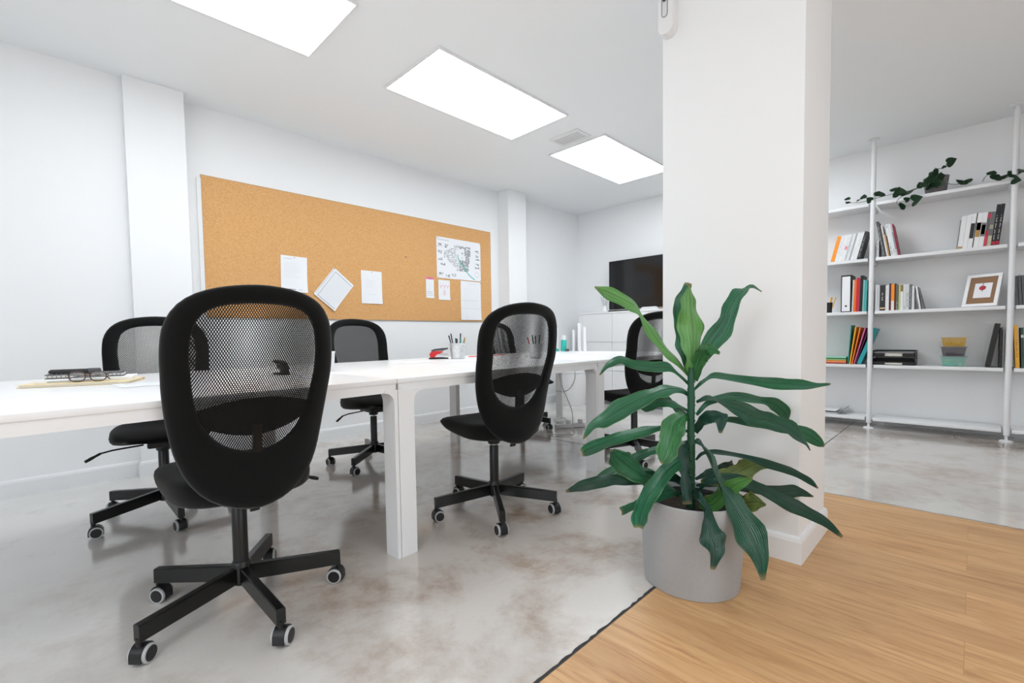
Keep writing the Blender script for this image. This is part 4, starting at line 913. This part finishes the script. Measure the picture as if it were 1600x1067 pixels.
# --- third shelf: paperbacks in the middle bay
y = .632
for w, h, c, lab, bnd, stp in [
 (.017, .236, (222, 224, 228), 'white paperback against the post on the third shelf', None, None),
 (.013, .234, (206, 208, 214), 'pale grey paperback just left of the broad black book', None, None),
 (.038, .228, (44, 43, 44), 'broad black book with a small white title down its spine', [(.07, .12, (236, 206, 150))], (.4, .72, (190, 190, 190))),
 (.024, .224, (228, 228, 232), 'white book right of the broad black book', None, (.6, .9, (214, 206, 212))),
 (.012, .238, (72, 26, 34), 'maroon paperback beside the orange-topped one', None, None),
 (.022, .232, (244, 150, 36), 'paperback with an orange top and a pale lower third', [(.0, .36, (232, 228, 222))], None),
 (.008, .236, (84, 24, 30), 'very thin maroon paperback right of the orange-topped book', None, None),
 (.018, .224, (96, 98, 96), 'dark grey paperback with specks near its foot', None, (.02, .35, (190, 190, 186))),
 (.010, .224, (190, 204, 120), 'yellow-green thin paperback on the third shelf', None, None),
 (.018, .224, (232, 232, 230), 'white paperback with a brown block at the top of its spine', [(.72, .98, (146, 112, 72))], None),
 (.018, .222, (214, 218, 222), 'pale blue-grey paperback right of the brown-topped one', None, (.05, .2, (90, 90, 92))),
 (.018, .222, (220, 222, 224), 'white paperback with heavy black lettering', None, (.1, .7, (50, 50, 52))),
 (.016, .218, (104, 108, 110), 'patterned dark grey paperback near the right end of the row', None, (.1, .9, (196, 198, 200)))]:
    book(y, w, h, 2, c, lab, 0, band=bnd, strip=stp, d=.15); y -= w+.0012
book(y-.001, .016, .205, 2, (216, 218, 222), 'grey-white paperback upright at the end of the row, a little shorter', 0, d=.14)
book(y-.050, .012, .200, 2, (226, 227, 229), 'thin white booklet propped left at the end of the row', -math.radians(8), d=.14)
book(y-.077, .006, .196, 2, (106, 108, 112), 'dark grey booklet leaning last at the end of the paperback row', -math.radians(12), d=.19)
# --- spiral notebooks right of the second post
y = -.225
for k, (w, h, lab) in enumerate([(.012, .228, 'first spiral notebook right of the second post'), (.014, .232, 'second spiral notebook right of the second post'), (.014, .230, 'third spiral notebook right of the second post, at the edge of the photo')]):
    e = book(y, w, h, 2, (120, 122, 124), lab, math.radians(-3), cat='notebook', name='spiral_notebook', d=.17)
    bm = bmesh.new()
    for q in range(22): box(bm, (-.002, -w/2, .008+q*.010), (.006, w*.7, .003), .001)
    new('spiral_binding', bm, M['darkgrey'], e, smooth=0); y -= w+.004
# --- picture frame leaning on the wall
e = empty('picture_frame', (5.53, .079, LV[2]+.006), 'white picture frame with a red flower on a small white card', 'picture frame')
e.rotation_euler = (0, math.radians(17), math.radians(-24))
fw, fh, ft = .218, .275, .024
new('frame', B(bounds(0, .018, -fw, 0, 0, ft), bounds(0, .018, -fw, 0, fh-ft, fh), bounds(0, .018, -ft, 0, ft, fh-ft), bounds(0, .018, -fw, -fw+ft, ft, fh-ft), bev=.002), M['white'], e, smooth=0)
new('mount', B(bounds(.009, .012, -fw+ft, -ft, ft, fh-ft)), M['cardboard'], e, smooth=0)
cd = new('card', B(bounds(.0075, .009, -.165, -.058, .075, .200)), M['paper'], e, smooth=0)
rnd = random.Random(2)
for k in range(7):
    a = 2*PI*k/7; bm = bmesh.new(); bmesh.ops.create_icosphere(bm, subdivisions=2, radius=.011, matrix=Matrix.Translation((.006, -.108+.011*math.cos(a), .158+.010*math.sin(a))) @ Matrix.Diagonal((.25, 1, .9, 1)))
    new('petal', bm, M['darkred'] if k % 2 else cmat((196, 20, 40)), cd)
new('flower_stalk', T([(.0065, -.108, .202), (.006, -.106, .17), (.0065, -.11, .125)], .0014, 6, 8), cmat((60, 50, 44)), cd)
# --- fourth shelf: folders
e0 = .600
for k, (c, lab) in enumerate([((152, 34, 34), 'dark red folder at the bottom of the flat stack'), ((236, 150, 110), 'salmon folder second from the bottom of the flat stack'), ((226, 128, 36), 'orange folder in the middle of the flat stack'),
  ((142, 190, 120), 'pale green folder fourth from the bottom of the flat stack'), ((38, 104, 70), 'dark green folder second from the top of the flat stack'), ((160, 214, 190), 'mint folder lying on top of the flat stack')]):
    e = empty('folder', (5.455, .985, LV[1]+.002+.011*k), lab+' beside the pillar', 'folder')
    new('cover', B(bounds(0, .22, -.145, .12, 0, .0018), bounds(0, .22, -.145, .12, .0085, .0103), bounds(0, .22, -.147, -.145, 0, .0103), bounds(-.001, .001, -.146, .12, 0, .0103)), cmat(c), e, smooth=0)
    new('sheets', B(bounds(.003, .215, -.143, .115, .002, .0083)), M['pages'], e, smooth=0)
y = .826
for k, (w, h, tl, c, lab) in enumerate([(.006, .365, 3, (60, 156, 150), 'sea-green folder standing leftmost of the leaning fan'), (.010, .350, 6.5, (236, 170, 40), 'yellow-orange folder second in the leaning fan'), (.008, .345, 9.5, (244, 140, 40), 'orange folder third in the leaning fan'),
  (.009, .345, 13, (214, 110, 160), 'pink folder fourth in the leaning fan'), (.004, .350, 15.5, (120, 40, 90), 'purple folder between the pink and turquoise ones'), (.030, .345, 19, (40, 160, 168), 'turquoise folder rightmost of the leaning fan')]):
    book(y, w, h, 1, c, lab, math.radians(tl), cat='folder', name='folder', d=.22, pages=False, x=SX+(.012 if k > 2 else 0)); y -= w+.006
# --- letter tray
e = empty('letter_tray', (5.455, .497, LV[1]+.001), 'black stacked letter tray holding a few papers', 'letter tray')
bm = bmesh.new()
for z0 in (0, .075):
    for b in (bounds(0, .24, -.145, .145, z0, z0+.004), bounds(0, .24, -.145, -.141, z0, z0+.055), bounds(0, .24, .141, .145, z0, z0+.055), bounds(.236, .24, -.145, .145, z0, z0+.055), bounds(0, .004, -.145, -.06, z0, z0+.03), bounds(0, .004, .06, .145, z0, z0+.03)): box(bm, *b)
    if z0 == 0:
        for sy in (-.14, .14):
            for xx in (.01, .22): box(bm, (xx, sy, .065), (.012, .006, .024))
new('tray', bm, M['blackplastic'], e, smooth=0)
new('papers', B(bounds(.012, .225, -.13, .13, .004, .018), bounds(.012, .225, -.13, .13, .079, .108)), M['pages'], e, smooth=0)
new('mesh_side', B(bounds(.002, .235, -.139, .139, .110, .116)), M['midgrey'], e, smooth=0)
# --- three small boxes
def tub(z, c, lab, inner, seed):
    e = empty('storage_tub', (5.53, .116, z), lab, 'storage tub')
    def rr(hw, hd, zz): return [(sx*hd, sy*hw, zz) for sx, sy in ((-1, -1), (1, -1), (1, 1), (-1, 1))]
    bm = bmesh.new(); loft(bm, [rr(.066, .05, 0), rr(.076, .058, .074), rr(.084, .064, .075), rr(.084, .064, .079), rr(.074, .056, .079), rr(.064, .048, .004)], cap0=True, cap1=True)
    new('tub', bm, cmat(c, .25, .36), e, smooth=0)
    r = random.Random(seed)
    for k in range(len(inner)):
        cc, b = inner[k]; new('content', B(b, bev=.003), cmat(cc), e, smooth=0)
r_ = random.Random(6)
tub(LV[1]+.001, (150, 204, 188), 'clear green tub with mint sticky notes, lowest of the three stacked tubs', [((70, 200, 170), bounds(-.03, .03, -.005, .055, .006, .026)), ((120, 214, 190), bounds(-.028, .03, .0, .056, .027, .038)), ((196, 214, 150), bounds(-.028, .02, .02, .054, .039, .05)), ((206, 220, 170), bounds(-.03, .03, -.05, -.03, .006, .02))], 1)
tub(LV[1]+.083, (96, 92, 98), 'smoky grey tub in the middle of the three stacked tubs', [((40, 38, 42), bounds(-.035, .035, -.055, .05, .006, .022)), ((50, 48, 52), bounds(-.03, .03, -.02, .045, .022, .032))], 2)
tub(LV[1]+.165, (206, 166, 60), 'amber tub full of clips, topmost of the three stacked tubs', [((150 if k % 2 else 206, 116 if k % 2 else 170, 50), bounds(x_-.012, x_+.012, y_-.010, y_+.010, .006+.01*(k % 3), .02+.01*(k % 3))) for k, (x_, y_) in enumerate([(r_.uniform(-.03, .03), -.052+.013*q) for q in range(9)])], 3)
book(-.068, .030, .352, 1, (18, 18, 19), 'thick black ring binder leaning right on the fourth shelf', math.radians(8), d=.22, cat='binder', name='ring_binder')
book(-.143, .014, .318, 1, (24, 24, 25), 'black binder standing nearly upright behind the thick leaning one', 0, d=.22, cat='binder', name='ring_binder')
e = book(-.160, .008, .300, 1, (120, 122, 124), 'grey spiral notebook squeezed against the right post', 0, cat='notebook', name='spiral_notebook')
book(-.232, .022, .335, 1, (238, 176, 60), 'yellow-orange book standing right of the second post', math.radians(-3), d=.2, strip=(.25, .7, (170, 110, 40)))
book(-.262, .016, .315, 1, (52, 78, 72), 'dark green book at the far right edge of the photo', math.radians(-2), d=.2, band=[(.75, .82, (210, 214, 210))])
# --- laptop-like binder on the bottom shelf
e = empty('ring_file', (5.46, .99, LV[0]+.001), 'silver-grey ring file lying on the bottom shelf beside the pillar', 'file')
new('cover', B(bounds(0, .24, -.09, .16, 0, .004), bounds(0, .24, -.08, .16, .026, .030), bev=.001), M['paper'], e, smooth=0)
bm = bmesh.new(); box(bm, (.12, -.118, .032), (.24, .075, .006), .002, Euler((-.75, 0, 0)).to_matrix()); new('raised_flap', bm, M['midgrey'], e, smooth=0)
new('ring_rail', T([(-.004, -.09, .012), (-.004, .12, .012)], .004, 8), M['chrome'], e)

# ------------------------------------------------------------------ trailing plants on the top shelf
def heart(s):
    pts = []
    for k in range(20):
        t = 2*PI*k/20; pts.append((s*.5*math.sin(t)**3*1.0, s*(-.42*math.cos(t)+.16*math.cos(2*t)+.06*math.cos(3*t))))
    return pts
def heartleaf(p, s, a, par, base, seed):
    r = random.Random(seed); bm = bmesh.new(); uvl = bm.loops.layers.uv.new('UVMap'); pts = heart(s)
    c0 = bm.verts.new((0, 0, 0)); V = [bm.verts.new((-abs(x)*.35, x, z)) for x, z in pts]
    for i in range(20):
        f = bm.faces.new((c0, V[i], V[(i+1) % 20]))
        for lp in f.loops: lp[uvl].uv = (.5+lp.vert.co.y/s*.9, .45+lp.vert.co.z/s*.9)
    bmesh.ops.solidify(bm, geom=bm.faces[:], thickness=.001)
    rot = Euler((a*1.2+r.uniform(-1, 1), r.uniform(-.5, .9), r.uniform(-.9, .9)), 'XYZ').to_matrix().to_4x4()
    bm.transform(Matrix.Translation(Vector(p)-base) @ rot)
    new('leaf', bm, M['ivy'], par, smooth=60)
pb = Vector((5.535, .253, LV[4]+.001))
iv = empty('trailing_plant', pb, 'small grey pot with long trailing leaves on the top shelf', 'plant')
new('pot', L([(.060, 0), (.066, .004), (.083, .142), (.077, .144), (.074, .12)], 32), M['potgrey'], iv)
new('soil', L([(.001, .118), (.075, .12)], 24), M['soil'], iv)
for v in VINES[:4]: new('vine', T([Vector(p)-pb for p in v], .0022, 6, 30), M['ivystem'], iv)
for k, (x, y, z, s, a) in enumerate(IVY):
    if y > .0: heartleaf((x, y, z), s, a, iv, pb, k)
for k in range(6):
    heartleaf((5.44+.01*(k % 3), .28-.02*(k % 4), 2.10+.022*k), .07, .4*k, iv, pb, 60+k)
pb2 = Vector((5.55, -.42, LV[4]+.001))
iv2 = empty('trailing_plant', pb2, 'trailing vine reaching in over the second post on the top shelf', 'plant')
new('pot', L([(.060, 0), (.066, .004), (.083, .142), (.077, .144), (.074, .12)], 32), M['potgrey'], iv2)
new('soil', L([(.001, .118), (.075, .12)], 24), M['soil'], iv2)
new('vine', T([Vector(p)-pb2 for p in VINES[4]+[(5.47, -.33, 2.14), (5.55, -.40, 2.16)]], .0022, 6, 40), M['ivystem'], iv2)
for k, (x, y, z, s, a) in enumerate(IVY):
    if y <= .0: heartleaf((x, y, z), s, a, iv2, pb2, k)

# ================================================================== television corner
cb = empty('sideboard', (5.39, 2.52, 0), 'tall white sideboard of plain panelled fronts under the television', 'cabinet')
cx0, cx1, cy0, cy1, cz = 5.20-5.39, XT-.004-5.39, 1.70-2.52, 3.70-2.52, 1.19
new('carcass', B(bounds(cx0+.02, cx1, cy0, cy1, .07, cz-.02)), M['white'], cb, smooth=0)
new('top_board', B(bounds(cx0-.005, cx1, cy0-.005, cy1+.005, cz-.02, cz), bev=.002), M['white'], cb, smooth=0)
new('plinth', B(bounds(cx0+.05, cx1, cy0+.02, cy1-.02, 0, .07)), M['midgrey'], cb, smooth=0)
ww = (cy1-cy0)/4
for i in range(4):
    for j in range(3):
        h0 = .075+j*.366
        new('door', B(bounds(cx0, cx0+.019, cy0+ww*i+.002, cy0+ww*(i+1)-.002, h0, h0+.362), bev=.0015), M['white'], cb, smooth=0)
tv = empty('television', (5.43, 2.80, 1.191), 'black flat television on a pale stand on top of the sideboard', 'television')
new('bezel', B(bounds(-.02, .03, -.57, .57, .035, .665), bev=.003), M['blackplastic'], tv, smooth=0)
new('screen', B(bounds(-.0225, -.0195, -.562, .562, .045, .657)), M['tvscreen'], tv, smooth=0)
new('lower_edge', B(bounds(-.024, .03, -.57, .57, .014, .035), bev=.003), M['chrome'], tv, smooth=0)
bm = bmesh.new(); prism(bm, [(-.14, 0), (.14, 0), (.09, .045), (-.09, .045)], -.03, .05, 'YZ'); new('stand', bm, M['offwhite'], tv, smooth=0)
tag(new('set_top_box', B(bounds(-.06, .06, -.16, .16, 0, .014), bev=.003), M['blackplastic'], loc=(5.27, 3.10, 1.1905)), 'flat black media box lying in front of the television', 'media box')
rd = empty('reed_diffuser', (5.27, 3.345, 1.191), 'white reed diffuser bottle with dark sticks left of the television', 'diffuser')
new('bottle', L([(.030, 0), (.034, .004), (.030, .03), (.016, .07), (.012, .085), (.010, .085)], 24), M['white'], rd)
for k, (dx, dy) in enumerate(((0, .06), (.02, .035), (-.01, -.03), (0, -.055))): new('reed', T([(0, 0, .03), (dx, dy, .20)], .0018, 6), M['darkgrey'], rd)
bn = empty('waste_bin', (4.93, 3.60, 0), 'big white tapered bin on the floor beyond the desks', 'bin')
new('body', L([(.145, 0), (.15, .006), (.195, .42), (.205, .425), (.205, .435), (.19, .435), (.14, .01)], 40), M['white'], bn)
# power strip and cables on the floor under the far desk
ps = empty('power_strip', (3.66, 2.72, 0), 'white power strip lying on the floor among cables', 'power strip', None, D(150))
new('body', B(bounds(-.15, .15, -.028, .028, .001, .04), bev=.008), M['white'], ps, smooth=30)
for k in range(4): new('socket', L([(.019, .040), (.019, .0412)], 20, (-.1+.062*k, 0, 0)), M['offwhite'], ps)
for k in (0, 2): new('plug', B(bounds(-.125+.062*k, -.085+.062*k, -.02, .02, .041, .075), bev=.008), M['white'], ps, smooth=30)
def cable(pts, lab, r=.0045): return tag(new('cable', T(pts, r, 8, 48), M['cable']), lab, 'cable')
cable(CABLE1+[(3.45, 2.52, .008), (3.38, 2.50, .006)]+CABLE3[0][2:], 'pale cable hanging from the far desk and sweeping along the floor')
cable(CABLE2, 'thin pale cable looping below the far desk top')
cable(CABLE3[1], 'pale cable coiled in a ring on the floor behind the power strip', .004)

# ================================================================== things on the desks
def at_desk(x, y, z=0.0): return (x, y, DH+.0008+z)
def cup_of(name, x, y, r0, r1, h, mat, lab, cat, handle=False, ridges=False):
    e = empty(name, at_desk(x, y), lab, cat)
    pr = [(r0*.97, 0), (r0, .003)]
    for k in range(1, 12):
        t = k/12; r = r0+(r1-r0)*t
        if ridges and k in (7, 9): r += .0022
        pr.append((r, h*t))
    pr += [(r1+.002, h-.002), (r1+.002, h), (r1-.001, h), (r0-.002, .004), (.001, .004)]
    new('body', L(pr, 36), mat, e)
    if handle: new('handle', T([(0, r1*math.cos(a), h*.9-r1*.9*math.sin(a)) for a in [PI*k/16 for k in range(17)]], .0013, 6), M['chrome'], e)
    return e
def pen(x, y, lx, ly, ln, col, cap, lab, z=.006, group=None, base=None):
    e = empty('pen', at_desk(x, y, z), lab, 'pen', group)
    d = Vector((lx, ly, 1)).normalized(); e.rotation_mode = 'QUATERNION'; e.rotation_quaternion = Vector((0, 0, 1)).rotation_difference(d)
    new('barrel', L([(.001, 0), (.0028, .008), (.0042, .014), (.0042, ln*.72)], 10), cmat(col), e)
    new('cap', L([(.0047, ln*.72), (.0049, ln*.97), (.003, ln)], 10), cmat(cap), e)
bx, by = 2.262, 2.722
cup_of('metal_bucket', bx, by, .050, .062, .118, M['galv'], 'small galvanised metal bucket full of pens beside the red stapler', 'bucket', True, True)
BK, WTc = (28, 28, 30), (224, 224, 222)
for dx, dy, lx, ly, ln, c, cp, lab in [
  (-.018, .02, -.42, .36, .178, (40, 40, 44), (24, 24, 26), 'thick dark marker leaning furthest left out of the metal bucket'), (-.01, .03, -.22, .26, .188, BK, BK, 'tall black pen second from the left in the metal bucket'),
  (-.005, .0, -.10, .12, .150, WTc, (60, 62, 64), 'white pen with a grey end in the metal bucket'), (.0, .01, .02, .02, .146, (196, 170, 110), BK, 'wooden pencil with a black end in the metal bucket'),
  (.015, -.01, .12, -.05, .186, BK, (40, 42, 46), 'black pen standing highest in the middle of the metal bucket'), (.0, -.03, .10, -.14, .142, (60, 160, 150), (60, 160, 150), 'short teal pen in the metal bucket'),
  (.02, -.03, .30, -.26, .158, (200, 150, 60), (210, 150, 60), 'ochre pen leaning right in the metal bucket'), (.01, -.04, .26, -.34, .150, (206, 96, 66), (150, 120, 60), 'reddish pen leaning furthest right in the metal bucket')]:
    pen(bx+dx*.7, by+dy*.7, lx*.5, ly*.5, ln, c, cp, lab)
bx2, by2 = 2.60, 2.24
cup_of('metal_bucket', bx2, by2, .044, .056, .105, M['galv'], 'second metal bucket, seen through the netting of the angled chair', 'bucket', True, True)
for dx, dy, lx, ly, ln, c, cp, lab in [(-.02, .03, -.3, .3, .150, (200, 40, 50), (200, 40, 50), 'red pen in the bucket behind the chair netting'), (-.01, .0, -.16, .14, .165, BK, (30, 70, 50), 'dark green pen in the bucket behind the chair netting'),
  (.0, -.01, -.04, .04, .160, BK, BK, 'black pen in the bucket behind the chair netting'), (.02, -.02, .12, -.1, .165, (60, 62, 64), BK, 'grey pen in the bucket behind the chair netting')]:
    pen(bx2+dx*.7, by2+dy*.7, lx*.5, ly*.5, ln, c, cp, lab)
cx_, cy_ = 1.035, 2.28
cup_of('pen_cup', cx_, cy_, .033, .040, .100, M['white'], 'white cup of pencils just right of the large black chair', 'pen cup')
for dx, dy, lx, ly, ln, c, cp, lab in [(-.01, .01, -.12, .1, .150, (214, 170, 120), (224, 180, 130), 'tan pencil leaning left in the white cup'), (.0, 0, .03, 0, .156, (220, 180, 140), (90, 60, 50), 'wooden pencil with a brown end in the white cup'), (.01, -.01, .1, -.08, .145, (224, 224, 222), (236, 180, 150), 'white pencil with a pink end in the white cup'), (-.015, .02, -.3, .3, .142, (236, 190, 120), (240, 170, 80), 'orange pencil leaning furthest left in the white cup')]:
    pen(cx_+dx*.6, cy_+dy*.6, lx*.5, ly*.5, ln, c, cp, lab)
def stapler(x, y, rz, body, arm, lab, sc=1.0):
    e = empty('stapler', at_desk(x, y), lab, 'stapler', None, rz); e.scale = (sc, sc, sc)
    bm = bmesh.new(); prism(bm, [(-.072, 0), (.072, 0), (.075, .008), (.03, .012), (-.05, .013), (-.074, .008)], -.018, .018, 'XZ'); new('base', bm, M['blackplastic'], e, smooth=25)
    bm = bmesh.new(); prism(bm, [(-.062, .012), (-.03, .012), (-.012, .034), (.030, .048), (.034, .058), (-.02, .062), (-.055, .055), (-.068, .036)], -.015, .015, 'XZ'); new('body', bm, body, e, smooth=25)
    bm = bmesh.new(); prism(bm, [(-.050, .056), (-.02, .063), (.032, .062), (.072, .074), (.074, .084), (.03, .082), (-.03, .076), (-.056, .066)], -.016, .016, 'XZ'); new('handle', bm, arm, e, smooth=25)
    new('magazine', B(bounds(-.03, .066, -.008, .008, .030, .040), bev=.002), M['chrome'], e, smooth=0)
stapler(2.165, 2.835, D(-36), M['red'], M['darkgrey'], 'red stapler with a grey handle beside the metal bucket', 1.0)
stapler(.80, 2.25, D(95), M['blackplastic'], M['blackplastic'], 'black stapler on the nearest desk, seen through the big chair netting', .8)
def sheet(x, y, rz, w, h, lab, z=0.0, mat='paper', name='paper_sheet', cat='paper', t=.0006, prints=0, group=None):
    e = empty(name, at_desk(x, y, z), lab, cat, group, rz)
    new('sheet', B(bounds(-w/2, w/2, -h/2, h/2, 0, t)), M[mat] if isinstance(mat, str) else mat, e, smooth=0)
    if prints:
        bm = bmesh.new(); rr = random.Random(prints)
        for k in range(prints): box(bm, *bounds(-w*.38, -w*.38+w*.7*rr.uniform(.5, 1), h*.38-k*h*.07, h*.38-k*h*.07+.002, t, t+.0002))
        new('print', bm, M['inklight'], e, smooth=0)
    return e
sheet(1.80, 2.62, D(20), .297, .21, 'white sheet lying on the middle desk left of the red stapler', prints=6)
sheet(2.13, 2.47, D(-10), .21, .297, 'white sheet in front of the metal bucket', prints=5)
sheet(.34, 2.22, D(5), .297, .21, 'pale sheet lying between the glasses and the large black chair', mat=cmat((226, 230, 234)), prints=4)
sheet(3.55, 2.35, D(12), .42, .297, 'large white sheet on the far desk', prints=4)
rp = empty('pencil', at_desk(2.72, 2.86, .004), 'long red pencil lying on the middle desk right of the bucket', 'pencil', None, D(4))
new('shaft', T([(-.24, 0, 0), (.20, 0, 0)], .0042, 6), M['red'], rp); new('point', L([(.0042, 0), (.0006, .018)], 6, (0, 0, 0), 'X'), M['darkgrey'], rp).location = (.20, 0, 0)
# far edge of the far desk
def bottle(x, y, r, h, mat, lab, name='paper_roll', cat='paper roll', cap=None):
    e = empty(name, at_desk(x, y), lab, cat)
    if cap is None: new('roll', L([(r*.8, 0), (r, 0), (r, h), (r*.8, h), (r*.8, .002)], 24), mat, e)
    else:
        new('body', L([(r*.95, 0), (r, .004), (r, h), (r*.9, h+.004)], 24), mat, e); new('cap', L([(r*.92, h+.004), (r*.92, h+.045), (r*.85, h+.05)], 24), cap, e)
E4 = [(3.72, 3.02), (3.80, 3.00), (3.92, 3.06), (4.00, 3.08)]
bottle(3.984, 3.128, .020, .25, M['white'], 'white roll standing left of the teal bottle')
bottle(3.95, 3.01, .030, .115, M['teal'], 'teal bottle with a clear cap at the back of the far desk', 'bottle', 'bottle', M['offwhite'])
bottle(3.993, 2.915, .015, .22, M['offwhite'], 'short white roll right of the teal bottle, nearer one')
bottle(4.02, 2.86, .018, .29, M['white'], 'tallest white roll at the back edge of the far desk')
bottle(4.03, 2.80, .015, .25, M['paper'], 'rightmost white roll at the back edge of the far desk')
tt = empty('tape_dispenser', at_desk(3.87, 3.07), 'flat teal tape dispenser left of the teal bottle', 'tape dispenser', None, D(10))
bm = bmesh.new(); prism(bm, [(-.06, 0), (.06, 0), (.06, .012), (.02, .03), (-.02, .036), (-.055, .03)], -.022, .022, 'XZ'); new('body', bm, M['teal'], tt, smooth=20)
new('tape', L([(.018, -.010), (.018, .010)], 20, (-.02, 0, .036), 'Y'), M['offwhite'], tt)
bc = empty('binder_clip', at_desk(3.925, 2.945), 'small black clip right beside the teal bottle', 'clip', None, D(30))
bm = bmesh.new(); prism(bm, [(-.016, 0), (.016, 0), (.003, .026), (-.003, .026)], -.018, .018, 'XZ'); new('clamp', bm, M['blackplastic'], bc, smooth=0)

# ------------------------------------------------------------------ folders and glasses on the nearest desk
yf = empty('folder', at_desk(.125, 2.475), 'cream paper folder at the bottom of the pile under the glasses', 'folder', None, D(-20))
new('cover', B(bounds(-.165, .165, -.12, .12, 0, .0015), bounds(-.165, .165, -.12, .12, .009, .0105), bounds(-.165, .165, .1185, .12, 0, .0105), bev=.0005), cmat((240, 218, 168)), yf, smooth=0)
new('sheets', B(bounds(-.16, .16, -.115, .117, .002, .0088)), M['pages'], yf, smooth=0)
fs = empty('document_stack', at_desk(.14, 2.515, .0112), 'stack of white papers lying on the cream folder', 'papers', None, D(-12))
new('sheets', B(bounds(-.145, .145, -.10, .10, 0, .012), bev=.001), M['paper'], fs, smooth=0)
new('lower_sheet_edge', B(bounds(-.11, .05, -.1015, -.0995, .003, .006)), M['ink'], fs, smooth=0)
nb = empty('comb_bound_notebook', at_desk(.135, 2.535, .0240), 'dark comb-bound notebook on top of the pile of papers', 'notebook', None, D(-10))
new('cover', B(bounds(-.12, .12, -.07, .07, 0, .003), bounds(-.12, .12, -.07, .07, .013, .016), bev=.001), M['darkgrey'], nb, smooth=0)
new('pages', B(bounds(-.117, .117, -.067, .067, .0032, .0128)), M['pages'], nb, smooth=0)
for k in range(18): new('binding_ring', T([(-.11+.0129*k, -.066+.0105*math.cos(a), .0108+.0105*math.sin(a)) for a in [2*PI*q/12 for q in range(13)]], .0013, 5), M['midgrey'], nb)
mk = empty('marker', at_desk(.085, 2.475, .052), 'thick black marker lying along the front of the notebook', 'marker', None, D(-14))
mk.location.z = DH+.0008+.0405+.010
new('barrel', L([(.004, -.07), (.009, -.064), (.0095, .05)], 16, (0, 0, 0), 'X'), M['blackplastic'], mk); new('cap', L([(.0105, .05), (.0105, .085), (.006, .088)], 16, (0, 0, 0), 'X'), M['darkgrey'], mk)
gl = empty('eyeglasses', at_desk(.125, 2.385, .0115), 'tortoiseshell eyeglasses lying on the cream folder', 'eyeglasses', None, D(-27))
def lens_ring(cx, s=1.0, n=28):
    return [(cx+s*.026*math.copysign(abs(math.cos(a))**.8, math.cos(a)), 0, .021+s*.0185*math.copysign(abs(math.sin(a))**.8, math.sin(a))) for a in [2*PI*k/n for k in range(n)]]
for sx in (-1, 1):
    rg = lens_ring(sx*.034); new('rim', T(rg+[rg[0], rg[1]], .0020, 8), M['tortoise'], gl)
    bm = bmesh.new(); loft(bm, [[(x, y-.0006, z) for x, y, z in lens_ring(sx*.034, .96)], [(x, y+.0006, z) for x, y, z in lens_ring(sx*.034, .96)]]); new('lens', bm, M['glass'], gl, smooth=0)
    new('temple', T([(sx*.062, 0, .028), (sx*.063, .006+.004*sx, .027), (sx*.052, .012+.004*sx, .026), (sx*-.045, .014+.004*sx, .020), (sx*-.068, .014+.004*sx, .008)], .0019, 8, 24), M['tortoise'], gl)
new('bridge', T([(-.009, 0, .026), (0, -.002, .031), (.009, 0, .026)], .0020, 8, 8), M['tortoise'], gl)
